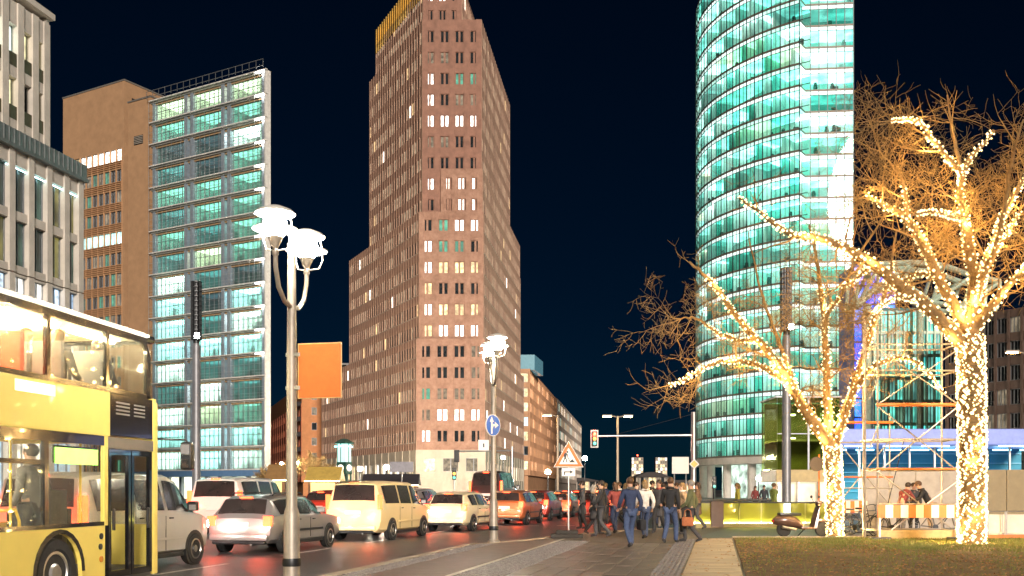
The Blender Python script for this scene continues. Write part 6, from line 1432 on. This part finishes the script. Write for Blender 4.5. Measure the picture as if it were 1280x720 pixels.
# ================================================================ blue wall, teal glass hall, steel roof truss, dark block
Zn = 150
bw_ = thing("blue_glow_front", "deep blue wall with its lamp light put into glowing panes between curved tower and teal hall", "building"); a_, b_ = px(1067,HZ,Zn), px(1120,HZ,Zn); zt_ = px(1080,330,Zn).z
core(bw_, [(a_.x,Zn),(b_.x,Zn),(b_.x,Zn+8),(a_.x,Zn+8)], 0, zt_, M("blue_back", (.02,.05,.3), .5), .3)
blues = [M("blue_glow_pane_%d" % i, (.02,.06,.4), .15, emit=e, es=s, evar=.5, escale=.7) for i,(e,s) in enumerate((((.02,.14,1),1.1),((.03,.24,.9),.8),((.02,.07,.85),1.3)))]  # blue lamp light on the wall is put into the panes' own glow
facade(bw_, (a_.x,Zn), (b_.x,Zn), 1, 12, (zt_-1.5)/12, 4, .12, .25, M("blue_mullion", (.03,.05,.15), .4), lambda f,i: rt.choice(blues), rec=.3)
th = thing("teal_glass_hall", "teal green glass hall with steel frame behind the scaffold", "building"); a_, b_ = px(1092,HZ,Zn-6), px(1178,HZ,Zn-6); zt_ = px(1100,384,Zn-6).z
teals = [M("teal_pane_%d" % i, (.05,.22,.18), .15, emit=e, es=s, evar=.6, escale=.6) for i,(e,s) in enumerate((((.15,.75,.58),.45),((.20,.6,.5),.22),((.12,.85,.75),.65),((.3,.6,.4),.14)))]
stl = M("pale_green_steel", (.40,.50,.38), .5, .2)
core(th, [(a_.x,Zn-6),(b_.x,Zn-6),(b_.x,Zn+6),(a_.x,Zn+6)], 0, zt_, M("teal_back", (.05,.15,.13), .6), .4)
facade(th, (a_.x,Zn-6), (b_.x,Zn-6), 1, 8, (zt_-1.5)/8, 9, .22, .35, stl, lambda f,i: rt.choice(teals), rec=.4, frame=2)
tr_ = thing("roof_truss", "big pale green steel roof truss above the teal hall", "truss"); A = px(1070,372,Zn-8); mb = MB()
nodes_t = [px(u,v,Zn-8) for u,v in ((1072,340),(1100,330),(1142,328),(1180,332),(1216,345),(1250,352))]; nodes_b = [px(u,v,Zn-8) for u,v in ((1070,385),(1096,360),(1128,352),(1165,378),(1204,384),(1246,386))]
for off in (0,4.0):
    o_ = Vector((0,off,0))
    for a, b in zip(nodes_t, nodes_t[1:]): MB().tube([a+o_,b+o_], .42, 8).build("top_chord", stl, tr_, True)
    for a, b in zip(nodes_b, nodes_b[1:]): MB().tube([a+o_,b+o_], .36, 8).build("bottom_chord", stl, tr_, True)
    for i in range(6):
        MB().tube([nodes_t[i]+o_,nodes_b[i]+o_], .28, 8).build("web_member", stl, tr_, True)
        if i < 5: MB().tube([nodes_b[i]+o_,nodes_t[i+1]+o_], .30, 8).build("web_member", stl, tr_, True)
for a in nodes_t+nodes_b: MB().tube([a,a+Vector((0,4,0))], .2, 6).build("cross_member", stl, tr_)
for u in (1085,1150,1210):
    p = px(u,380,Zn-8); MB().tube([(p.x,Zn-8,0),(p.x,Zn-8,p.z)], .5, 10).build("support", stl, tr_, True)
dk = thing("dark_office_block", "dark brown office block with faint windows at the right edge", "office block"); Zd = 125
a_, b_ = px(1182,HZ,Zd), px(1330,HZ,Zd-12); zt_ = px(1200,398,Zd).z; dkm = M("dark_brown_panel", (.09,.055,.04), .6, var=.2)
core(dk, [(a_.x,a_.y),(b_.x,b_.y),(b_.x*1.2,b_.y+20),(a_.x*1.17,a_.y+20)], 0, zt_, dkm, .4)
facade(dk, (a_.x,a_.y), (b_.x,b_.y), 5, 6, (zt_-6)/6, 9, .3, 1.0, dkm, lambda f,i: rt.choice([pane_dark,pane_dark,pane_dim,pane_dark,pane_cyan if f==0 else pane_dark]), rec=.4, frame=3, top=.8)
# ================================================================ scaffold tower
Zt = 29.8; xs = [px(u,HZ,Zt).x for u in (1086,1097,1199)]
scf = thing("scaffold_tower", "galvanised scaffold tower with diagonal braces and orange rails by tree", "scaffold", (xs[1],Zt,PAVE))
o0 = xs[1]; hs = px(1097,385,Zt).z-PAVE; depth = 1.2
tb_ = M("scaffold_tube", (.50,.46,.40), .4, .7, var=.15, scale=6)
L_ = xs[2]-o0; 
for x in (0,L_):
    for y in (0,depth): MB().tube([(x,y,0),(x,y,hs+(0 if x else .2))], .032, 8).build("standard", tb_, scf, True); MB().bbox(x-.09,x+.09,y-.09,y+.09,0,.015,.004).build("base_plate", steel_g, scf)
MB().tube([(xs[0]-o0,0.3,0),(xs[0]-o0,.3,hs-.2)], .028, 8).build("standard", tb_, scf, True)
lev = [px(1097,v,Zt).z-PAVE for v in (663,587,549,463,430)]
for z in lev:
    for y in (0,depth): MB().tube([(-.1,y,z),(L_+.1,y,z)], .026, 8).build("ledger", tb_, scf, True)
    for x in (0,L_): MB().tube([(x,0,z),(x,depth,z)], .024, 8).build("transom", tb_, scf, True)
orm = orange_p
for v, r in ((506,.055),(586,.032),(672,.05)):
    z = px(1097,v,Zt).z-PAVE; MB().tube([(-.05,-.06,z),(L_+.05,-.06,z)], r, 10).build("orange_rail", orm, scf, True)
def brace(u0,v0,u1,v1,y=-.05): 
    p, q = px(u0,v0,Zt), px(u1,v1,Zt); MB().tube([(p.x-o0,y,p.z-PAVE),(q.x-o0,y,q.z-PAVE)], .022, 8).build("brace", tb_, scf, True)
for a in ((1096,508,1198,590),(1198,507,1096,590),(1097,590,1195,665),(1198,600,1100,672),(1096,436,1198,506),(1198,436,1096,506),(1086,560,1098,530),(1086,500,1098,470)): brace(*a)
MB().tube([(px(1136,560,Zt).x-o0,.4,px(1136,555,Zt).z),(px(1103,670,Zt).x-o0,.2,px(1103,670,Zt).z-PAVE)], .012, 6).build("cable", black_p, scf)
for z in (lev[1],): MB().bbox(0,L_,.05,depth-.05,z+.03,z+.06,.01).build("deck", M("deck_ply", (.35,.24,.13), .7, var=.2, scale=4), scf)
MB().bbox(-.05,L_-.05,-.13,-.08,lev[0]-.25,lev[0]+.02,.01).build("toe_board", M("toe_wood", (.52,.38,.18), .6, var=.2, scale=5), scf)
# left low bay of the scaffold beside the left tree
sc2 = thing("scaffold_bay", "low scaffold frame with orange tube between the two lit trees", "scaffold", (px(1048,HZ,35).x,35,PAVE))
w2 = px(1112,HZ,35).x-px(1048,HZ,35).x
for x in (0,w2*.5,w2):
    MB().tube([(x,0,0),(x,0,px(1050,520,35).z)], .03, 8).build("standard", tb_, sc2, True)
for v, m, r in ((528,orm,.05),(596,orm,.03),(553,tb_,.025),(610,tb_,.025)):
    z = px(1050,v,35).z-PAVE; MB().tube([(-.2,-.05,z),(w2+.1,-.05,z)], r, 8).build("rail", m, sc2, True)
for a, b in (((0,1.0),(w2,3.2)),((0,3.2),(w2,1.0))): MB().tube([(a[0],.06,a[1]),(b[0],.06,b[1])], .022, 8).build("brace", tb_, sc2, True)
# striped barrier boards
def barrier(label, u0, u1, v0, v1, Z, n):
    a, b = px(u0,v1,Z), px(u1,v0,Z); t = thing("barrier_board", label, "barrier", (a.x,Z,PAVE)); w = b.x-a.x; z0, z1 = a.z-PAVE, b.z-PAVE
    for i in range(n): link("stripe", boxmesh(.001,w/n-.001,-.02,.02,0,z1-z0,orange_p if i%2==0 else white_p), t, (i*w/n,0,z0))
    MB().tube([(0,.03,z1+.03),(w,.03,z1+.03)], .02, 6).build("rail", tb_, t); 
    for x in (.08,w-.08): MB().bbox(x-.03,x+.03,.025,.075,0,z1,.01).build("post", steel_g, t); MB().bbox(x-.3,x+.3,-.12,.2,0,.10,.03).build("foot", black_p, t)
barrier("orange and white striped barrier board on the scaffold tower", 1097, 1202, 631, 647, 29.4, 11)
barrier("striped barrier board between left tree and scaffold", 1052, 1084, 626, 641, 34.5, 6)
# hoarding panels and concrete barriers
hp = M("hoarding_beige", (.30,.24,.14), .7, var=.12, scale=2); hg = M("hoarding_grey", (.40,.36,.31), .7, var=.15, scale=2)
hd1 = thing("site_hoarding", "olive beige site hoarding right of the right lit tree", "hoarding", (px(1226,HZ,39).x,39,PAVE)); hz1 = px(1226,587,39).z-PAVE
for i in range(5): link("hoarding_panel", shared(("hp",), lambda: MB().bbox(.01,.99,-.02,.02,.05,hz1,.008).mesh("hoarding_panel", hp)), hd1, (i*1.0,0,0))
for i in range(6): link("post", shared(("hpp",), lambda: MB().box(-.03,.03,.03,.1,0,hz1-.05).mesh("post", steel_g)), hd1, (i*1.0,0,0))
hd2 = thing("site_hoarding", "grey site hoarding behind the people and the scaffold", "hoarding", (px(1078,HZ,37.5).x,37.5,PAVE)); hz2 = px(1078,585,37.5).z-PAVE
for i in range(4): link("hoarding_panel", shared(("hp2",), lambda: MB().bbox(.01,.99,-.02,.02,.05,hz2,.008).mesh("hoarding_panel", hg)), hd2, (i*1.0,0,0))
for i in range(5): link("post", shared(("hpp2",), lambda: MB().box(-.03,.03,.03,.1,0,hz2-.05).mesh("post", steel_g)), hd2, (i*1.0,0,0))
for i, (u, lab) in enumerate(((1232,"white site barrier with orange base beside the right tree trunk"),(1256,"white site barrier with orange base at the right picture edge"))):
    b = px(u,HZ,30.2); t = thing("site_barrier", lab, "barrier", (b.x-.08,30.2+i*.05,PAVE), 0, "white site barriers")
    MB().prismx([(-.22,.0),(.22,.0),(.22,.14),(.10,.2),(.08,.75),(-.08,.75),(-.10,.2),(-.22,.14)], 0, 1.15 if i else .55).build("body", M("barrier_white", (.66,.60,.52), .5, var=.12, scale=3), t)
    MB().prismx([(-.235,.006),(.235,.006),(.232,.15),(-.232,.15)], -.004, 1.154 if i else .554).build("orange_base", orange_p, t)
    fr_ = MB(); w = 1.15 if i else .55
    for a, c in (((0.02,-.28,.15),(0.02,-.28,.85)),((w-.02,-.28,.15),(w-.02,-.28,.85)),((0.02,-.28,.85),(w-.02,-.28,.85))): fr_.tube([a,c], .02, 6)
    fr_.build("guard_frame", steel_g, t)
# round sign at the lift house
rs_ = thing("round_sign", "dark round sign on a thin post left of the left tree trunk", "sign", (px(1024,HZ,34).x,34,PAVE)); MB().tube([(0,0,0),(0,0,px(1024,572,34).z)], .03, 8).build("post", orange_p, rs_)
MB().lathe([(.25,-.012),(.25,.012)], 24, (-.1,-.05,px(1024,580,34).z-PAVE), 'y').build("disc", M("brown_disc", (.03,.02,.018), .5), rs_)
# ================================================================ motor scooter and bicycles
def scooter(label, loc, rz):
    t = thing("motor_scooter", label, "motor scooter", loc, rz); bp = M("scooter_brown", (.10,.055,.04), .3, .2, coat=.5)
    for x in (-.62,.66):
        w = link("wheel", shared(("sty",), lambda: MB().lathe([(.13,-.05),(.21,-.055),(.24,-.03),(.24,.03),(.21,.055),(.13,.05)], 22, (0,0,0), 'y').mesh("tyre", rubber, True)), t, (x,0,.24)); link("rim", shared(("srim",), lambda: MB().lathe([(.135,-.03),(.1,-.045),(.03,-.05),(.03,.05),(.1,.045),(.135,.03)], 16, (0,0,0), 'y').mesh("rim", alloy, True)), w)
    bd = MB(); P = [(-.98,.50,.05,.09),(-.85,.52,.14,.16),(-.55,.52,.18,.20),(-.25,.46,.17,.18),(-.05,.36,.15,.12),(.05,.26,.13,.06)]
    vs = []; n = 10
    for x,z,w,h in P:
        for k in range(n): a = 2*math.pi*k/n; vs.append((x, w*math.cos(a), z+h*math.sin(a)))
    fs = [(i*n+k,i*n+(k+1)%n,(i+1)*n+(k+1)%n,(i+1)*n+k) for i in range(len(P)-1) for k in range(n)]+[tuple(reversed(range(n))), tuple((len(P)-1)*n+k for k in range(n))]
    bd.add(vs, fs).build("rear_body", bp, t, True, True, 60)
    MB().bbox(-.10,.36,-.17,.17,.24,.32,.03).build("footboard", bp, t, True)
    MB().prismx([(0,0)]*3, 0, 0) if False else None
    sh = MB(); sh.add([(.30,-.20,.28),(.30,.20,.28),(.50,.17,.95),(.50,-.17,.95),(.40,-.22,.28),(.40,.22,.28),(.56,.12,.98),(.56,-.12,.98)], [(0,1,2,3),(4,7,6,5),(0,4,5,1),(1,5,6,2),(2,6,7,3),(3,7,4,0)]); sh.build("leg_shield", bp, t)
    MB().bbox(.48,.86,-.09,.09,.46,.56,.05).build("front_mudguard", bp, t, True); MB().tube([(.66,0,.24),(.50,0,.95),(.46,0,1.05)], .03, 8).build("steering_column", steel_d, t, True)
    MB().tube([(.40,-.33,1.06),(.48,-.15,1.08),(.50,0,1.07),(.48,.15,1.08),(.40,.33,1.06)], .02, 8).build("handlebar", black_p, t, True); MB().bbox(.46,.62,-.10,.10,.98,1.14,.04).build("head_lamp", bp, t, True)
    MB().bbox(-.80,-.08,-.15,.15,.66,.76,.05).build("seat", black_p, t, True); MB().bbox(-1.02,-.96,-.06,.06,.46,.54,.02).build("tail_lamp", tail_off, t)
    for s in (1,-1): MB().tube([(.47,s*.2,1.08),(.44,s*.28,1.24)], .008, 5).build("mirror_stalk", steel_d, t); MB().bbox(.41,.45,s*.28-.06,s*.28+.06,1.22,1.31,.02).build("mirror", black_p, t)
    MB().tube([(.1,.12,.22),(-.02,.30,.01)], .015, 6).build("kickstand", steel_d, t); MB().tube([(-.3,-.18,.24),(-.75,-.2,.32)], .05, 8).build("exhaust", steel_g, t, True)
scooter("brown motor scooter parked left of the left lit tree", (px(1003,HZ,31.6).x,31.6,PAVE+.01), R(8))
def bicycle(label, loc, rz, colr):
    t = thing("bicycle", label, "bicycle", loc, rz, "bicycles parked by the scaffold"); fm = M("bike_"+colr[0], colr[1], .4, .4)
    for x in (-.52,.52):
        tw_ = MB(); n = 24
        for k in range(n):
            a, b = 2*math.pi*k/n, 2*math.pi*(k+1)/n; tw_.tube([(.33*math.cos(a),0,.33*math.sin(a)),(.33*math.cos(b),0,.33*math.sin(b))], .017, 5, False)
        w = link("wheel", shared(("bkw",), lambda: tw_.mesh("tyre", rubber, True)), t, (x,0,.345))
        sp = MB()
        for k in range(12): a = 2*math.pi*k/12; sp.tube([(0,0,0),(.32*math.cos(a),0,.32*math.sin(a))], .003, 3, False)
        link("spokes", shared(("bks",), lambda: sp.mesh("spokes", steel_g)), w)
    fr_ = MB()
    for a, b in (((-.52,0,.345),(-.08,0,.30)),((-.08,0,.30),(-.2,0,.80)),((-.2,0,.78),(.38,0,.82)),((-.08,0,.30),(.40,0,.74)),((-.52,0,.345),(-.2,0,.76)),((.52,0,.345),(.37,0,.92))): fr_.tube([a,b], .018, 6)
    fr_.build("frame", fm, t, True); MB().bbox(-.33,-.08,-.06,.06,.84,.91,.03).build("saddle", black_p, t, True); MB().tube([(-.2,0,.78),(-.21,0,.86)], .014, 6).build("seat_post", steel_g, t)
    MB().tube([(.28,-.27,1.0),(.36,-.1,1.02),(.37,0,.98),(.36,.1,1.02),(.28,.27,1.0)], .014, 6).build("handlebar", steel_d, t, True); MB().tube([(.37,0,.9),(.37,0,1.0)], .016, 6).build("stem", steel_d, t)
    MB().lathe([(.09,-.01),(.09,.01)], 16, (-.08,-.04,.30), 'y').build("crank", steel_d, t); MB().tube([(-.08,-.05,.3),(.0,-.07,.16)], .012, 5).build("pedal_arm", steel_d, t)
bicycle("dark bicycle right behind the left tree trunk", (px(1070,HZ,31.4).x,31.4,PAVE+.01), R(12), ("black",(.03,.03,.035)))
bicycle("second dark bicycle beside the left scaffold pole", (px(1081,HZ,32.6).x,32.6,PAVE+.01), R(-50), ("blue",(.04,.06,.10)))
bicycle("black bicycle leaning behind the striped scaffold board", (px(1117,HZ,31.3).x,31.3,PAVE+.01), R(4), ("dark",(.02,.02,.02)))
bicycle("thin framed bicycle between scaffold and right tree", (px(1172,HZ,31.7).x,31.7,PAVE+.01), R(-3), ("grey",(.12,.11,.10)))

# ================================================================ finish: stand every building's Empty at its own base
bpy.context.view_layer.update()
for o in list(scene.objects):
    if o.type == 'EMPTY' and o.parent is None and o.children and o.location.length < 1e-6:
        mn = Vector((1e9,1e9,1e9)); mxx = -mn
        for c in o.children_recursive:
            if c.type != 'MESH': continue
            for q in c.bound_box:
                w = c.matrix_world @ Vector(q)
                for k in range(3): mn[k] = min(mn[k], w[k]); mxx[k] = max(mxx[k], w[k])
        b = Vector(((mn.x+mxx.x)/2, (mn.y+mxx.y)/2, max(0, mn.z)))
        o.location = b
        for c in o.children: c.location = Vector(c.location)-b
